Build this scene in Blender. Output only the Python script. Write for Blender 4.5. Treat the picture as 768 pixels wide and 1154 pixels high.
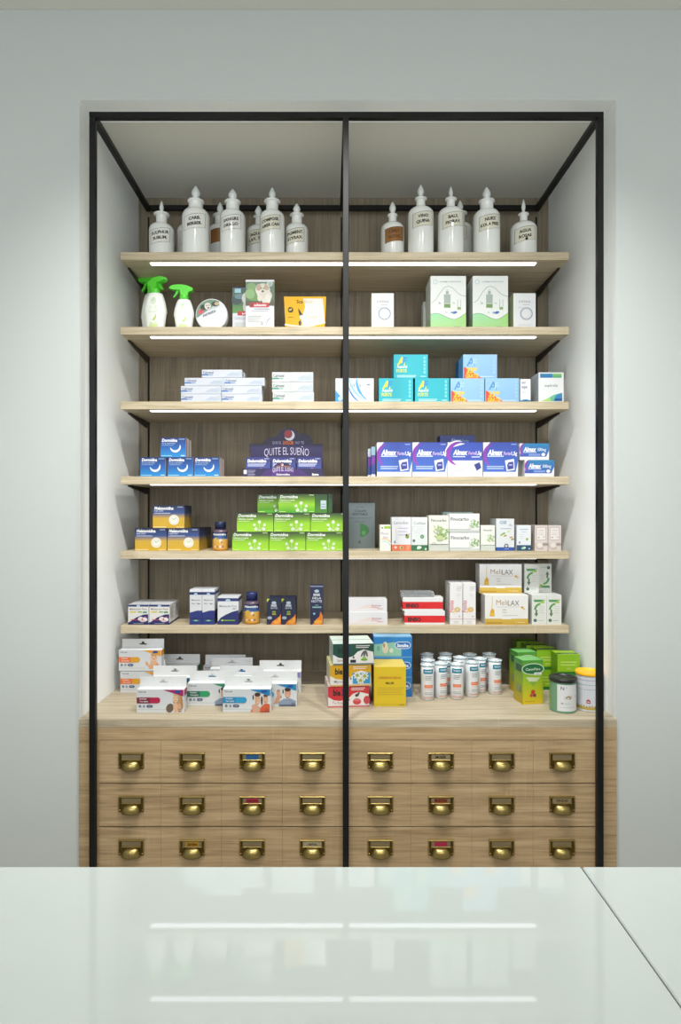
import bpy, bmesh, math, random
from mathutils import Vector, Matrix
random.seed(7)
for o in list(bpy.data.objects):
    bpy.data.objects.remove(o)
SC = bpy.context.scene
COL = SC.collection
PI = math.pi

# ------------------------------------------------------------------ camera
FPX = 700.0                      # focal length in pixels of the 768x1154 frame
VX, VY, EYE = 372.0, 580.0, 1.51
cd = bpy.data.cameras.new('camera')
cd.sensor_fit = 'VERTICAL'; cd.sensor_height = 36.0; cd.sensor_width = 24.0
cd.lens = 36.0 * FPX / 1154.0
cd.shift_x = (384 - VX) / 1154.0
cd.shift_y = (VY - 577) / 1154.0
cd.clip_start = 0.02
cam = bpy.data.objects.new('camera', cd); COL.objects.link(cam)
cam.location = (0, 0, EYE); cam.rotation_euler = (PI / 2, 0, 0)
SC.camera = cam

def X(px, Y): return (px - VX) * Y / FPX
def Z(py, Y): return EYE - (py - VY) * Y / FPX

# ------------------------------------------------------------------ light and exposure
SC.view_settings.view_transform = 'Standard'
SC.view_settings.look = 'None'
SC.view_settings.exposure = 0.0
SC.view_settings.gamma = 1.0
SC.view_settings.use_curve_mapping = False
W = bpy.data.worlds.new('world'); SC.world = W; W.use_nodes = True
bg = W.node_tree.nodes['Background']
bg.inputs['Color'].default_value = (0.93, 0.97, 1.0, 1)
bg.inputs['Strength'].default_value = 2.45          # ambient fill, added through the unseen open rear of the room
CEIL = 3.225
SPOTS = [(-0.44, 1.27), (0.06, 1.27), (0.56, 1.27)]
SPOT_W = 94.0
def spot(x, y, w):
    l = bpy.data.lights.new('downlight_lamp', 'SPOT'); l.energy = w
    l.color = (1.0, 0.985, 0.95)
    l.spot_size = math.radians(96); l.spot_blend = 1.0; l.shadow_soft_size = 0.035
    o = bpy.data.objects.new('downlight_lamp', l); COL.objects.link(o)
    o.location = (x, y, CEIL - 0.03)
    o.rotation_euler = (Vector((0.06 + (x - 0.06) * 0.7, 2.15, 0.62)) - o.location).to_track_quat('-Z', 'Y').to_euler()
    return o
for sx, sy in SPOTS: spot(sx, sy, SPOT_W)
def area(x, y, z, sx, sy, w):
    l = bpy.data.lights.new('added_fill_lamp', 'AREA'); l.shape = 'RECTANGLE'; l.size = sx; l.size_y = sy
    l.energy = w; l.color = (0.95, 0.985, 1.0)
    o = bpy.data.objects.new('added_fill_lamp', l); COL.objects.link(o); o.location = (x, y, z)
    return o
area(-1.0, -1.2, CEIL - 0.02, 0.6, 0.6, 20); area(1.0, -1.2, CEIL - 0.02, 0.6, 0.6, 20)  # unseen lamps, added as soft fill for the room

# ------------------------------------------------------------------ colour helpers
def lin1(c): return c / 12.92 if c <= 0.04045 else ((c + 0.055) / 1.055) ** 2.4
_lc = {}
def lin(h):
    if isinstance(h, (tuple, list)): return tuple(h)
    if h not in _lc:
        s = h.lstrip('#'); _lc[h] = tuple(lin1(int(s[i:i + 2], 16) / 255.0) for i in (0, 2, 4)) + (1.0,)
    return _lc[h]
def mix(a, b, t):
    a = lin(a); b = lin(b); return tuple(a[i] * (1 - t) + b[i] * t for i in range(4))

# ------------------------------------------------------------------ materials
def mat(name, color=None, rough=0.5, metal=0.0, spec=0.5, coat=0.0, attr=False, emit=None, es=0, trans=0, ior=1.5, bump=0, dim=1.0):
    m = bpy.data.materials.new(name); m.use_nodes = True
    nt = m.node_tree; b = nt.nodes['Principled BSDF']
    b.inputs['Roughness'].default_value = rough; b.inputs['Metallic'].default_value = metal
    b.inputs['Specular IOR Level'].default_value = spec; b.inputs['Coat Weight'].default_value = coat
    b.inputs['Coat Roughness'].default_value = 0.03; b.inputs['IOR'].default_value = ior
    b.inputs['Transmission Weight'].default_value = trans
    if attr:
        a = nt.nodes.new('ShaderNodeAttribute'); a.attribute_name = 'Col'
        mu = nt.nodes.new('ShaderNodeVectorMath'); mu.operation = 'SCALE'; mu.inputs['Scale'].default_value = dim
        nt.links.new(a.outputs['Color'], mu.inputs[0]); nt.links.new(mu.outputs[0], b.inputs['Base Color'])
    elif color: b.inputs['Base Color'].default_value = lin(color)
    if emit:
        b.inputs['Emission Color'].default_value = lin(emit); b.inputs['Emission Strength'].default_value = es
    if bump:
        n = nt.nodes.new('ShaderNodeTexNoise'); n.inputs['Scale'].default_value = 180
        bp = nt.nodes.new('ShaderNodeBump'); bp.inputs['Strength'].default_value = bump; bp.inputs['Distance'].default_value = 0.001
        nt.links.new(n.outputs['Fac'], bp.inputs['Height']); nt.links.new(bp.outputs['Normal'], b.inputs['Normal'])
    return m

def wood(name, axis, dark, mid, light, rough=0.5, stripe=1.0):
    """sonoma oak: grain runs along axis, fine saw marks across it"""
    m = bpy.data.materials.new(name); m.use_nodes = True
    nt = m.node_tree; N = nt.nodes; L = nt.links; b = N['Principled BSDF']
    b.inputs['Roughness'].default_value = rough; b.inputs['Specular IOR Level'].default_value = 0.3
    geo = N.new('ShaderNodeNewGeometry')
    def noise(sc, scale, detail=4, rgh=0.55, dist=0.0):
        mp = N.new('ShaderNodeMapping'); mp.inputs['Scale'].default_value = sc
        L.new(geo.outputs['Position'], mp.inputs['Vector'])
        n = N.new('ShaderNodeTexNoise'); n.inputs['Scale'].default_value = scale
        n.inputs['Detail'].default_value = detail; n.inputs['Roughness'].default_value = rgh; n.inputs['Distortion'].default_value = dist
        L.new(mp.outputs['Vector'], n.inputs['Vector']); return n
    if axis == 'X': g, f, s = (1.3, 20, 20), (2.0, 90, 90), (120, 3, 3)
    else: g, f, s = (20, 20, 1.0), (90, 90, 2.0), (3, 3, 120)
    n1 = noise(g, 2.4, 5, 0.6, 0.9); n2 = noise(f, 2.0, 3, 0.6); n3 = noise(s, 2.0, 2, 0.5); n4 = noise((3, 3, 3), 1.5, 2, 0.5)
    r = N.new('ShaderNodeValToRGB'); cr = r.color_ramp
    cr.elements[0].position = 0.3; cr.elements[0].color = lin(dark)
    cr.elements[1].position = 0.72; cr.elements[1].color = lin(light)
    e = cr.elements.new(0.5); e.color = lin(mid)
    add = N.new('ShaderNodeMath'); add.operation = 'MULTIPLY_ADD'; add.inputs[1].default_value = 0.55
    L.new(n2.outputs['Fac'], add.inputs[0])
    h = N.new('ShaderNodeMath'); h.operation = 'MULTIPLY_ADD'; h.inputs[1].default_value = 0.75; h.inputs[2].default_value = -0.15
    L.new(n1.outputs['Fac'], h.inputs[0]); L.new(h.outputs[0], add.inputs[2]); L.new(add.outputs[0], r.inputs['Fac'])
    # pale saw marks in patches
    m3 = N.new('ShaderNodeMapRange'); m3.inputs[1].default_value = 0.55; m3.inputs[2].default_value = 0.75
    L.new(n3.outputs['Fac'], m3.inputs[0])
    m4 = N.new('ShaderNodeMapRange'); m4.inputs[1].default_value = 0.5; m4.inputs[2].default_value = 0.7
    L.new(n4.outputs['Fac'], m4.inputs[0])
    mu = N.new('ShaderNodeMath'); mu.operation = 'MULTIPLY'; L.new(m3.outputs[0], mu.inputs[0]); L.new(m4.outputs[0], mu.inputs[1])
    mu2 = N.new('ShaderNodeMath'); mu2.operation = 'MULTIPLY'; mu2.inputs[1].default_value = 0.5 * stripe; L.new(mu.outputs[0], mu2.inputs[0])
    mx = N.new('ShaderNodeMix'); mx.data_type = 'RGBA'
    L.new(mu2.outputs[0], mx.inputs['Factor']); L.new(r.outputs['Color'], mx.inputs['A']); mx.inputs['B'].default_value = lin(light)
    L.new(mx.outputs['Result'], b.inputs['Base Color'])
    bp = N.new('ShaderNodeBump'); bp.inputs['Strength'].default_value = 0.12; bp.inputs['Distance'].default_value = 0.001
    L.new(n2.outputs['Fac'], bp.inputs['Height']); L.new(bp.outputs['Normal'], b.inputs['Normal'])
    return m

M_WALL = mat("plaster_toned_dim", "#babfbd", 0.85, bump=0.08)  # wall's lower light level put into the colour, dimmer than the niche
M_NICHE = mat('plaster_toned_bright', '#f5f8f7', 0.85, bump=0.08)  # niche plaster brightened in colour to stand in for stronger light
M_CEIL = mat('ceiling_paint', '#dcdbd2', 0.9)
M_FLOOR = mat('floor_tile', '#b9b4aa', 0.35)
M_SHELF = wood('oak_shelf', 'X', '#a19478', '#b8aa8f', '#cabda5', 0.45)
M_TOP = wood('oak_worktop_dimmed', 'X', '#968b77', '#aca089', '#c0b49f', 0.45)  # shelf oak with its colour darkened to offset the strong spot light
M_PANEL = wood('oak_back_panel_shaded', 'Z', '#71685a', '#857a67', '#978b77', 0.55)  # same oak as the shelves, niche shade put into its darker colours
M_BASE = wood('oak_base', 'X', '#8b7558', '#a88f6d', '#bba482', 0.5)
M_BLACK = mat('black_steel', '#08090a', 0.42, 0.0, 0.3)
M_DARK = mat('dark_bracket_steel', '#2a221c', 0.5)
M_GAP = mat('shadow_gap_black', '#0d0c0b', 0.8)
M_BRASS = mat('antique_brass', '#a3905a', 0.34, 1.0)
M_BRASSD = mat('dark_patinated_brass', '#594820', 0.42, 0.9)
M_LED = mat('led_diffuser', '#ffffff', 0.5, emit='#f2f4ff', es=3.2)
M_GLASS = mat('back_painted_glass', '#b2b9b6', 0.025, ior=1.52)
M_GLEDGE = mat('glass_edge', '#cfe0d4', 0.15)
M_COUNTER = mat('white_laminate', '#e4e6e4', 0.4)
M_PRINT = mat('printed_card', rough=0.42, attr=True, dim=0.74)
M_GLOSS = mat('printed_gloss', rough=0.22, attr=True, coat=0.2, dim=0.76)
M_PORC = mat('opal_glass', rough=0.12, attr=True, coat=0.5)
M_PLAST = mat('moulded_plastic', rough=0.3, attr=True)
M_CLEAR = mat('clear_blister', '#e8eef2', 0.08, trans=0.85, ior=1.3)
M_LAMP = mat('lamp_lens', '#ffffff', 0.5, emit='#fff8ea', es=12)

# ------------------------------------------------------------------ mesh builder
class G:
    def __init__(s): s.v = []; s.f = []; s.c = []; s.m = []; s.sm = []
    def face(s, pts, col='#ffffff', mi=0, smooth=False):
        b = len(s.v); s.v += [tuple(p) for p in pts]; n = len(pts)
        s.f.append(tuple(range(b, b + n)))
        if isinstance(col, list): s.c.append([lin(k) for k in col])
        else: s.c.append([lin(col)] * n)
        s.m.append(mi); s.sm.append(smooth)
    def idx(s, ids, col, mi=0, smooth=True):
        s.f.append(tuple(ids))
        if isinstance(col, list): s.c.append([lin(k) for k in col])
        else: s.c.append([lin(col)] * len(ids))
        s.m.append(mi); s.sm.append(smooth)
    def cbox(s, x0, x1, y0, y1, z0, z1, col='#ffffff', b=0.0008, mi=0, cols=None):
        """box with chamfered edges; cols: per face 'F','K','L','R','T','B' (front is -y)"""
        cc = {k: col for k in 'FKLRTB'}
        if cols: cc.update(cols)
        b = min(b, (x1 - x0) / 3, (y1 - y0) / 3, (z1 - z0) / 3)
        X_ = (x0, x1); Y_ = (y0, y1); Z_ = (z0, z1); ix = {}
        def put(p, k): ix[k] = len(s.v); s.v.append(p)
        for i in (0, 1):
            for j in (0, 1):
                for k in (0, 1):
                    a, c, d = X_[i], Y_[j], Z_[k]; da = b * (1, -1)[i]; dc = b * (1, -1)[j]; dd = b * (1, -1)[k]
                    put((a, c + dc, d + dd), (i, j, k, 'x')); put((a + da, c, d + dd), (i, j, k, 'y')); put((a + da, c + dc, d), (i, j, k, 'z'))
        def q(ks, col): s.idx([ix[k] for k in ks], col, mi, False)
        q([(0,0,0,'y'),(1,0,0,'y'),(1,0,1,'y'),(0,0,1,'y')], cc['F']); q([(1,1,0,'y'),(0,1,0,'y'),(0,1,1,'y'),(1,1,1,'y')], cc['K'])
        q([(0,1,0,'x'),(0,0,0,'x'),(0,0,1,'x'),(0,1,1,'x')], cc['L']); q([(1,0,0,'x'),(1,1,0,'x'),(1,1,1,'x'),(1,0,1,'x')], cc['R'])
        q([(0,0,1,'z'),(1,0,1,'z'),(1,1,1,'z'),(0,1,1,'z')], cc['T']); q([(0,1,0,'z'),(1,1,0,'z'),(1,0,0,'z'),(0,0,0,'z')], cc['B'])
        for i in (0, 1):
            for j in (0, 1):
                p = [(i,j,0,'x'),(i,j,0,'y'),(i,j,1,'y'),(i,j,1,'x')]
                q(p if (i == j) == (i == 0 and j == 0) or (i, j) == (1, 1) else p[::-1], cc['F'] if j == 0 else cc['K'])
                p = [(i,0,j,'x'),(i,0,j,'z'),(i,1,j,'z'),(i,1,j,'x')]; q(p, cc['LR'[i]])
                p = [(0,i,j,'y'),(0,i,j,'z'),(1,i,j,'z'),(1,i,j,'y')]; q(p, cc['BT'[j]] if j else cc['FK'[i]])
                for k in (0, 1): q([(i,j,k,'x'),(i,j,k,'y'),(i,j,k,'z')], cc['BT'[k]])
    def lathe(s, prof, n=28, col='#ffffff', mi=0, cx=0, cy=0, z0=0, sy=1.0, colf=None, smooth=True, tilt=None):
        base = len(s.v); k = len(prof)
        for r, z in prof:
            for i in range(n):
                a = 2 * PI * i / n; s.v.append((cx + r * math.sin(a), cy - r * sy * math.cos(a), z0 + z))
        for j in range(k - 1):
            for i in range(n):
                i2 = (i + 1) % n
                c = colf(prof[j][1], prof[j + 1][1], i) if colf else col
                s.idx([base + j * n + i, base + j * n + i2, base + (j + 1) * n + i2, base + (j + 1) * n + i], c, mi, smooth)
        s.idx([base + i for i in range(n)][::-1], colf(prof[0][1], prof[0][1], 0) if colf else col, mi, False)
        s.idx([base + (k - 1) * n + i for i in range(n)], colf(prof[-1][1], prof[-1][1], 0) if colf else col, mi, False)
    def prism(s, pts, y0, y1, col='#ffffff', mi=0):
        """outline in x,z extruded from y0 to y1"""
        n = len(pts)
        a = sum(pts[i][0] * pts[(i + 1) % n][1] - pts[(i + 1) % n][0] * pts[i][1] for i in range(n))
        if a < 0: pts = pts[::-1]
        s.face([(x, y0, z) for x, z in pts], col, mi); s.face([(x, y1, z) for x, z in pts[::-1]], col, mi)
        for i in range(n):
            p, q = pts[i], pts[(i + 1) % n]
            s.face([(p[0], y0, p[1]), (p[0], y1, p[1]), (q[0], y1, q[1]), (q[0], y0, q[1])], col, mi)
    def mesh(s, name, mats):
        me = bpy.data.meshes.new(name); me.from_pydata(s.v, [], s.f)
        for m in mats: me.materials.append(m)
        me.polygons.foreach_set('material_index', s.m); me.polygons.foreach_set('use_smooth', s.sm)
        at = me.color_attributes.new('Col', 'FLOAT_COLOR', 'CORNER')
        flat = [x for f in s.c for k in f for x in k]
        at.data.foreach_set('color', flat)
        return me
    def build(s, name, mats, parent=None, loc=(0, 0, 0), rz=0.0):
        return link(name, s.mesh(name, mats if isinstance(mats, list) else [mats]), parent, loc, rz)
def link(name, me, parent=None, loc=(0, 0, 0), rz=0.0):
    o = bpy.data.objects.new(name, me); COL.objects.link(o); o.location = loc; o.rotation_euler = (0, 0, rz)
    if parent: o.parent = parent
    return o
def tag(o, label, cat, group=None):
    o['label'] = label; o['category'] = cat
    if group: o['group'] = group
    return o
def empty(name, loc, label, cat, group=None, rz=0.0):
    o = link(name, None, None, loc, rz); o.empty_display_size = 0.05; return tag(o, label, cat, group)
def struct(o): o['kind'] = 'structure'; return o

# ------------------------------------------------------------------ lettering
_tc = {}
def glyphs(s, bold, italic):
    k = (s, bold, italic)
    if k in _tc: return _tc[k]
    c = bpy.data.curves.new('lettering', 'FONT'); c.body = s; c.size = 1.0; c.offset = bold; c.shear = italic; c.resolution_u = 2
    c.fill_mode = 'FRONT'
    o = bpy.data.objects.new('lettering', c); COL.objects.link(o)
    bpy.context.view_layer.update()
    me = bpy.data.meshes.new_from_object(o.evaluated_get(bpy.context.evaluated_depsgraph_get()))
    vs = [(v.co.x, v.co.y) for v in me.vertices]; fs = [tuple(p.vertices) for p in me.polygons]
    bpy.data.objects.remove(o); bpy.data.curves.remove(c); bpy.data.meshes.remove(me)
    if vs:
        x0 = min(v[0] for v in vs); x1 = max(v[0] for v in vs)
        vs = [(v[0] - x0, v[1]) for v in vs]; w = x1 - x0
    else: w = 0.01
    _tc[k] = (vs, fs, w); return _tc[k]

class P:
    """printing on one face: u 0..1 across, v 0..1 up, sizes in fractions of the face height"""
    def __init__(s, g, fn, w, h, mi=0): s.g = g; s.fn = fn; s.w = w; s.h = h; s.n = 1; s.mi = mi
    def lay(s): s.n += 1; return s.n * 0.00006
    def T(s, u, v, e): return s.fn(u * s.w, v * s.h, e)
    def rect(s, u0, v0, u1, v1, c, c2=None, seg=1, horiz=False):
        e = s.lay(); c2 = c2 or c
        for i in range(seg):
            a = u0 + (u1 - u0) * i / seg; b = u0 + (u1 - u0) * (i + 1) / seg
            if horiz: cc = [mix(c, c2, i / seg), mix(c, c2, (i + 1) / seg), mix(c, c2, (i + 1) / seg), mix(c, c2, i / seg)]
            else: cc = [c, c, c2, c2]
            s.g.face([s.T(a, v0, e), s.T(b, v0, e), s.T(b, v1, e), s.T(a, v1, e)], [lin(k) for k in cc], s.mi)
    def poly(s, pts, c):
        n = len(pts); a = sum(pts[i][0] * pts[(i + 1) % n][1] - pts[(i + 1) % n][0] * pts[i][1] for i in range(n))
        if a < 0: pts = pts[::-1]
        e = s.lay()
        s.g.face([s.T(u, v, e) for u, v in pts], c, s.mi)
    def ell(s, u, v, ru, rv, c, n=18, rot=0.0):
        """ru, rv in fractions of the face height"""
        k = s.h / s.w; cr, sr = math.cos(rot), math.sin(rot); pts = []
        for i in range(n):
            a = 2 * PI * i / n; x = ru * math.cos(a); y = rv * math.sin(a)
            pts.append((u + (x * cr - y * sr) * k, v + x * sr + y * cr))
        s.poly(pts, c)
    def arc(s, u, v, r, wd, a0, a1, c, n=16, taper=False, sx=1.0, c2=None):
        k = s.h / s.w; e = s.lay(); P_ = []
        for i in range(n + 1):
            t = i / n; a = math.radians(a0 + (a1 - a0) * t)
            ww = wd * (math.sin(PI * t) ** 0.7 if taper else 1)
            P_.append(((u + (r - ww / 2) * math.cos(a) * k * sx, v + (r - ww / 2) * math.sin(a)), (u + (r + ww / 2) * math.cos(a) * k * sx, v + (r + ww / 2) * math.sin(a))))
        for i in range(n):
            q = [P_[i][0], P_[i][1], P_[i + 1][1], P_[i + 1][0]]
            ar = sum(q[j][0] * q[(j + 1) % 4][1] - q[(j + 1) % 4][0] * q[j][1] for j in range(4))
            if ar < 0: q = q[::-1]
            s.g.face([s.T(a, b, e) for a, b in q], mix(c, c2, i / n) if c2 else c, s.mi)
    def line(s, pts, wd, c):
        k = s.h / s.w; e = s.lay()
        for (a, b), (d, f) in zip(pts[:-1], pts[1:]):
            dx, dy = (d - a) / k, f - b; l = math.hypot(dx, dy) or 1; nx, ny = -dy / l * wd / 2 * k, dx / l * wd / 2
            q = [(a - nx, b - ny), (d - nx, f - ny), (d + nx, f + ny), (a + nx, b + ny)]
            ar = sum(q[j][0] * q[(j + 1) % 4][1] - q[(j + 1) % 4][0] * q[j][1] for j in range(4))
            if ar < 0: q = q[::-1]
            s.g.face([s.T(x, y, e) for x, y in q], c, s.mi)
    def pill(s, u0, v0, u1, v1, c, n=6):
        r = (v1 - v0) / 2; k = s.h / s.w; pts = []
        for i in range(n + 1):
            a = -PI / 2 + PI * i / n; pts.append((u1 - r * k + r * k * math.cos(a), v0 + r + r * math.sin(a)))
        for i in range(n + 1):
            a = PI / 2 + PI * i / n; pts.append((u0 + r * k + r * k * math.cos(a), v0 + r + r * math.sin(a)))
        s.poly(pts, c)
    def text(s, t, u, v, size, c, al='l', bold=0.0, it=0.0, maxw=None, rot=0.0, sx=1.0, arch=0.0):
        """baseline at v; size = cap height in fractions of face height"""
        vs, fs, w = glyphs(t, bold + 0.008, it); sc = size * s.h / 0.69; sxx = sc * sx
        if maxw and w * sxx > maxw * s.w: sxx = maxw * s.w / w
        W_ = w * sxx; off = {'l': 0, 'c': -W_ / 2, 'r': -W_}[al]; e = s.lay(); cr, sr = math.cos(rot), math.sin(rot)
        b = len(s.g.v)
        for x, y in vs:
            px = x * sxx + off; py = y * sc
            if arch: py += arch * s.h * (1 - (2 * (px - off) / W_ - 1) ** 2)
            s.g.v.append(s.fn(u * s.w + px * cr - py * sr, v * s.h + px * sr + py * cr, e))
        lc = lin(c)
        for f in fs: s.g.f.append(tuple(i + b for i in f)); s.g.c.append([lc] * len(f)); s.g.m.append(s.mi); s.g.sm.append(False)
    def lines(s, u, v, w, n, dv, hgt, c, rag=0.25):
        """rows of print too small to read"""
        for i in range(n):
            ww = w * (1 - rag * ((i * 37) % 5) / 5); s.rect(u, v - i * dv, u + ww, v - i * dv + hgt, c)

def face_map(w, h, d, which):
    if which == 'F': return lambda u, v, e: (-w / 2 + u, -e, v)
    if which == 'K': return lambda u, v, e: (w / 2 - u, d + e, v)
    if which == 'L': return lambda u, v, e: (-w / 2 - e, d - u, v)
    if which == 'R': return lambda u, v, e: (w / 2 + e, u, v)
    return lambda u, v, e: (-w / 2 + u, v, h + e)
def carton_mesh(name, w, h, d, col, prints=None, cols=None, material=None):
    g = G(); g.cbox(-w / 2, w / 2, 0, d, 0, h, col, cols=cols)
    # tuck flap seam near the back edge of the lid
    pr = P(g, face_map(w, h, d, 'T'), w, d); pr.rect(0.02, 0.93, 0.98, 0.94, mix(cols['T'] if cols and 'T' in cols else col, '#000000', 0.25))
    for k, fn in (prints or {}).items():
        ww = w if k in 'FKT' else d; hh = h if k != 'T' else d
        fn(P(g, face_map(w, h, d, k), ww, hh))
    return g.mesh(name, [material or M_PRINT])
KIND = {}
def kind(key, name, cat, w, h, d, col, prints=None, cols=None, material=None):
    KIND[key] = dict(name=name, cat=cat, w=w, h=h, d=d, me=carton_mesh(name, w, h, d, col, prints, cols, material), n=0)
def put(key, px, Y, z, label, group=None, rz=0.0, x=None, gap=0.0004):
    k = KIND[key]
    if x is None: x = X(px, Y) + k['w'] / 2
    o = link(k['name'], k['me'], None, (x, Y, z + gap), rz); return tag(o, label, k['cat'], group)

# ================================================================== the setting
NL, NR = -0.850, 0.972            # niche sides
NT = 2.918                        # niche ceiling
YW = 2.11                         # plane of the wall
YP = 2.76                         # back panel
def sbox(name, x0, x1, y0, y1, z0, z1, m, b=0.001):
    g = G(); g.cbox(x0, x1, y0, y1, z0, z1, b=b); return struct(g.build(name, m))
sbox('floor', -2.7, 2.9, -3.0, 3.0, -0.05, 0.0, M_FLOOR)
sbox('ceiling', -2.7, 2.9, -3.0, YW, CEIL, CEIL + 0.1, M_CEIL)
g = G()
ZT_ = CEIL + 0.1
for a_, b_, c_, d_ in ((-2.7, NL, 0, ZT_), (NR, 2.9, 0, ZT_), (NL, NR, NT, ZT_)):      # front and back skins
    g.face([(a_, YW, c_), (b_, YW, c_), (b_, YW, d_), (a_, YW, d_)]); g.face([(b_, YW + 0.12, c_), (a_, YW + 0.12, c_), (a_, YW + 0.12, d_), (b_, YW + 0.12, d_)])
g.face([(NL, YW, 0), (NL, YW + 0.12, 0), (NL, YW + 0.12, NT), (NL, YW, NT)], mi=1); g.face([(NR, YW + 0.12, 0), (NR, YW, 0), (NR, YW, NT), (NR, YW + 0.12, NT)], mi=1)
g.face([(NL, YW, NT), (NL, YW + 0.12, NT), (NR, YW + 0.12, NT), (NR, YW, NT)], mi=1)
g.face([(-2.7, YW, ZT_), (2.9, YW, ZT_), (2.9, YW + 0.12, ZT_), (-2.7, YW + 0.12, ZT_)])
for x_ in (-2.7, 2.9): g.face([(x_, YW, 0), (x_, YW + 0.12, 0), (x_, YW + 0.12, ZT_), (x_, YW, ZT_)])
struct(g.build('wall_back', [M_WALL, M_NICHE]))
sbox('wall_left', -2.8, -2.7, -3.0, 3.0, 0, CEIL + 0.1, M_WALL)
sbox('wall_right', 2.9, 3.0, -3.0, 3.0, 0, CEIL + 0.1, M_WALL)
sbox('wall_niche_left', NL - 0.1, NL, YW + 0.121, YP + 0.1, 0, NT + 0.1, M_NICHE)
sbox('wall_niche_right', NR, NR + 0.1, YW + 0.121, YP + 0.1, 0, NT + 0.1, M_NICHE)
sbox('ceiling_niche', NL, NR, YW + 0.121, YP + 0.1, NT, NT + 0.1, M_CEIL)
sbox('wall_niche_back', NL, NR, YP, YP + 0.1, 0, NT, M_PANEL)

# recessed downlights
for i, (sx, sy) in enumerate(SPOTS):
    nm = ['left one', 'middle one', 'right one'][i]
    e = empty('ceiling_light', (sx, sy, CEIL), 'round recessed downlight in the ceiling, ' + nm + ' of the row of three', 'ceiling light', 'downlights in front of the niche')
    g = G(); g.lathe([(0.062, -0.001), (0.062, -0.008), (0.05, -0.012), (0.045, -0.004), (0.045, -0.001)], 28); g.build('trim_ring', M_COUNTER, e)
    g = G(); g.lathe([(0.044, -0.0025), (0.044, -0.005), (0.03, -0.007)], 28); g.build('lens', M_LAMP, e)
for i, sx in enumerate((-1.0, 1.0)):  # unseen glowing panels, added to go with the fill lamps
    e = empty('added_fill_panel', (sx, -1.2, CEIL), 'square fill light panel added on the ceiling behind the counter, on the ' + ('left', 'right')[i], 'ceiling light')
    g = G(); g.cbox(-0.32, 0.32, -0.32, 0.32, -0.015, -0.001); g.build('frame', M_COUNTER, e)
    g = G(); g.cbox(-0.3, 0.3, -0.3, 0.3, -0.018, -0.0155); g.build('diffuser', M_LAMP, e)

# ------------------------------------------------------------------ black steel frame
YF = 2.075
FX0, FX1, FC, FT = -0.805, 0.916, 0.0535, 2.857
YB = 2.70
t = 0.020
fr = empty('display_rack', (FC, YF, 0), 'black square-tube steel frame standing in front of and inside the wall niche', 'rack')
def bar(name, x0, x1, y0, y1, z0, z1):
    g = G(); g.cbox(x0 - FC, x1 - FC, y0 - YF, y1 - YF, z0, z1, b=0.0012); return g.build(name, M_BLACK, fr)
for x0 in (FX0, FC - t / 2, FX1 - t): bar('post', x0, x0 + t, YF, YF + t, 0.001, FT - t)
bar('top_bar', FX0, FX1, YF, YF + t, FT - t, FT)
bar('back_bar', FX0, FX1, YB, YB + t, FT - t, FT)
for x0 in (FX0, FC - t / 2, FX1 - t): bar('side_bar', x0, x0 + t, YF + t, YB, FT - t, FT)
# slotted uprights on the back panel
ZW = 0.8185
for i, x0 in enumerate((-0.805, FC - 0.002, 0.917)):
    g = G(); n = 60
    g.cbox(-0.0035, 0.0035, -0.004, 0, 0, FT - t - ZW - 0.01, b=0.0005)
    nm = ['left', 'middle', 'right'][i]
    tag(g.build('shelf_upright', M_GAP, None, (x0, YP - 0.001, ZW + 0.003)), 'thin black slotted shelf upright on the back panel, the ' + nm + ' one of three', 'upright', 'shelf uprights on the back panel')

# ------------------------------------------------------------------ shelves
YS = 2.41
SX0, SX1 = -0.812, 0.928
SHZ = [2.5287, 2.2388, 1.9490, 1.6584, 1.3685, 1.0796]
ords = ['topmost oak shelf, carrying the white apothecary jars', 'second oak shelf from the top, carrying spray bottles and pet boxes',
        'third oak shelf from the top, carrying turquoise and pale blue boxes', 'fourth oak shelf from the top, carrying blue moon boxes and a purple display',
        'fifth oak shelf from the top, carrying yellow and lime green boxes', 'lowest oak shelf, carrying slim white and navy boxes and red boxes']
for i, zs in enumerate(SHZ):
    g = G(); g.cbox(SX0, SX1, 0, YP - 0.006 - YS, -0.030, 0, b=0.0008)
    s = tag(g.build('wall_shelf', M_SHELF, None, (0, YS, zs)), ords[i], 'shelf', 'oak shelves in the niche')
    g = G(); g.cbox(X(170, 2.448), X(604, 2.448), 0.026, 0.050, -0.0325, -0.0302, b=0.001)
    g.build('light_strip', M_LED, s)
    for bx in (-0.805, FC - 0.002, 0.917):
        g = G(); w = 0.004
        pts = [(0.075, -0.0305), (0.335, -0.0305), (0.335, -0.058), (0.31, -0.058), (0.075, -0.036)]
        for sgn in (-1, 1):
            f = [(bx + sgn * w, y, z) for y, z in pts]; g.face(f if sgn < 0 else f[::-1])
        for a, b in zip(pts, pts[1:] + pts[:1]): g.face([(bx - w, a[0], a[1]), (bx + w, a[0], a[1]), (bx + w, b[0], b[1]), (bx - w, b[0], b[1])])
        g.build('bracket', M_DARK, s)

# ------------------------------------------------------------------ base cabinets with drawers
YC = 2.10
g = G(); g.cbox(NL + 0.001, NR - 0.001, 0, YP - YC - 0.003, -0.028, 0, b=0.001)
tag(g.build('worktop', M_TOP, None, (0, YC, ZW)), 'long pale oak worktop over the drawer cabinets', 'worktop')
rows = [(834.6, 882.3), (883.6, 931.2), (932.5, 980.0), (981.3, 1028.8), (1030, 1077.5)]
def zy(py): return EYE - (py - VY) * YC / FPX
colsL = [(112.2, 181.1), (181.7, 249.5), (250.1, 318.1), (318.7, 389.6)]
colsR = [(390.2, 463.0), (463.6, 531.7), (532.3, 600.7), (601.3, 670.8)]
hxL = [146.2, 215.5, 283.8, 352.0]; hxR = [429.3, 498.3, 567.2, 636.0]

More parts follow.
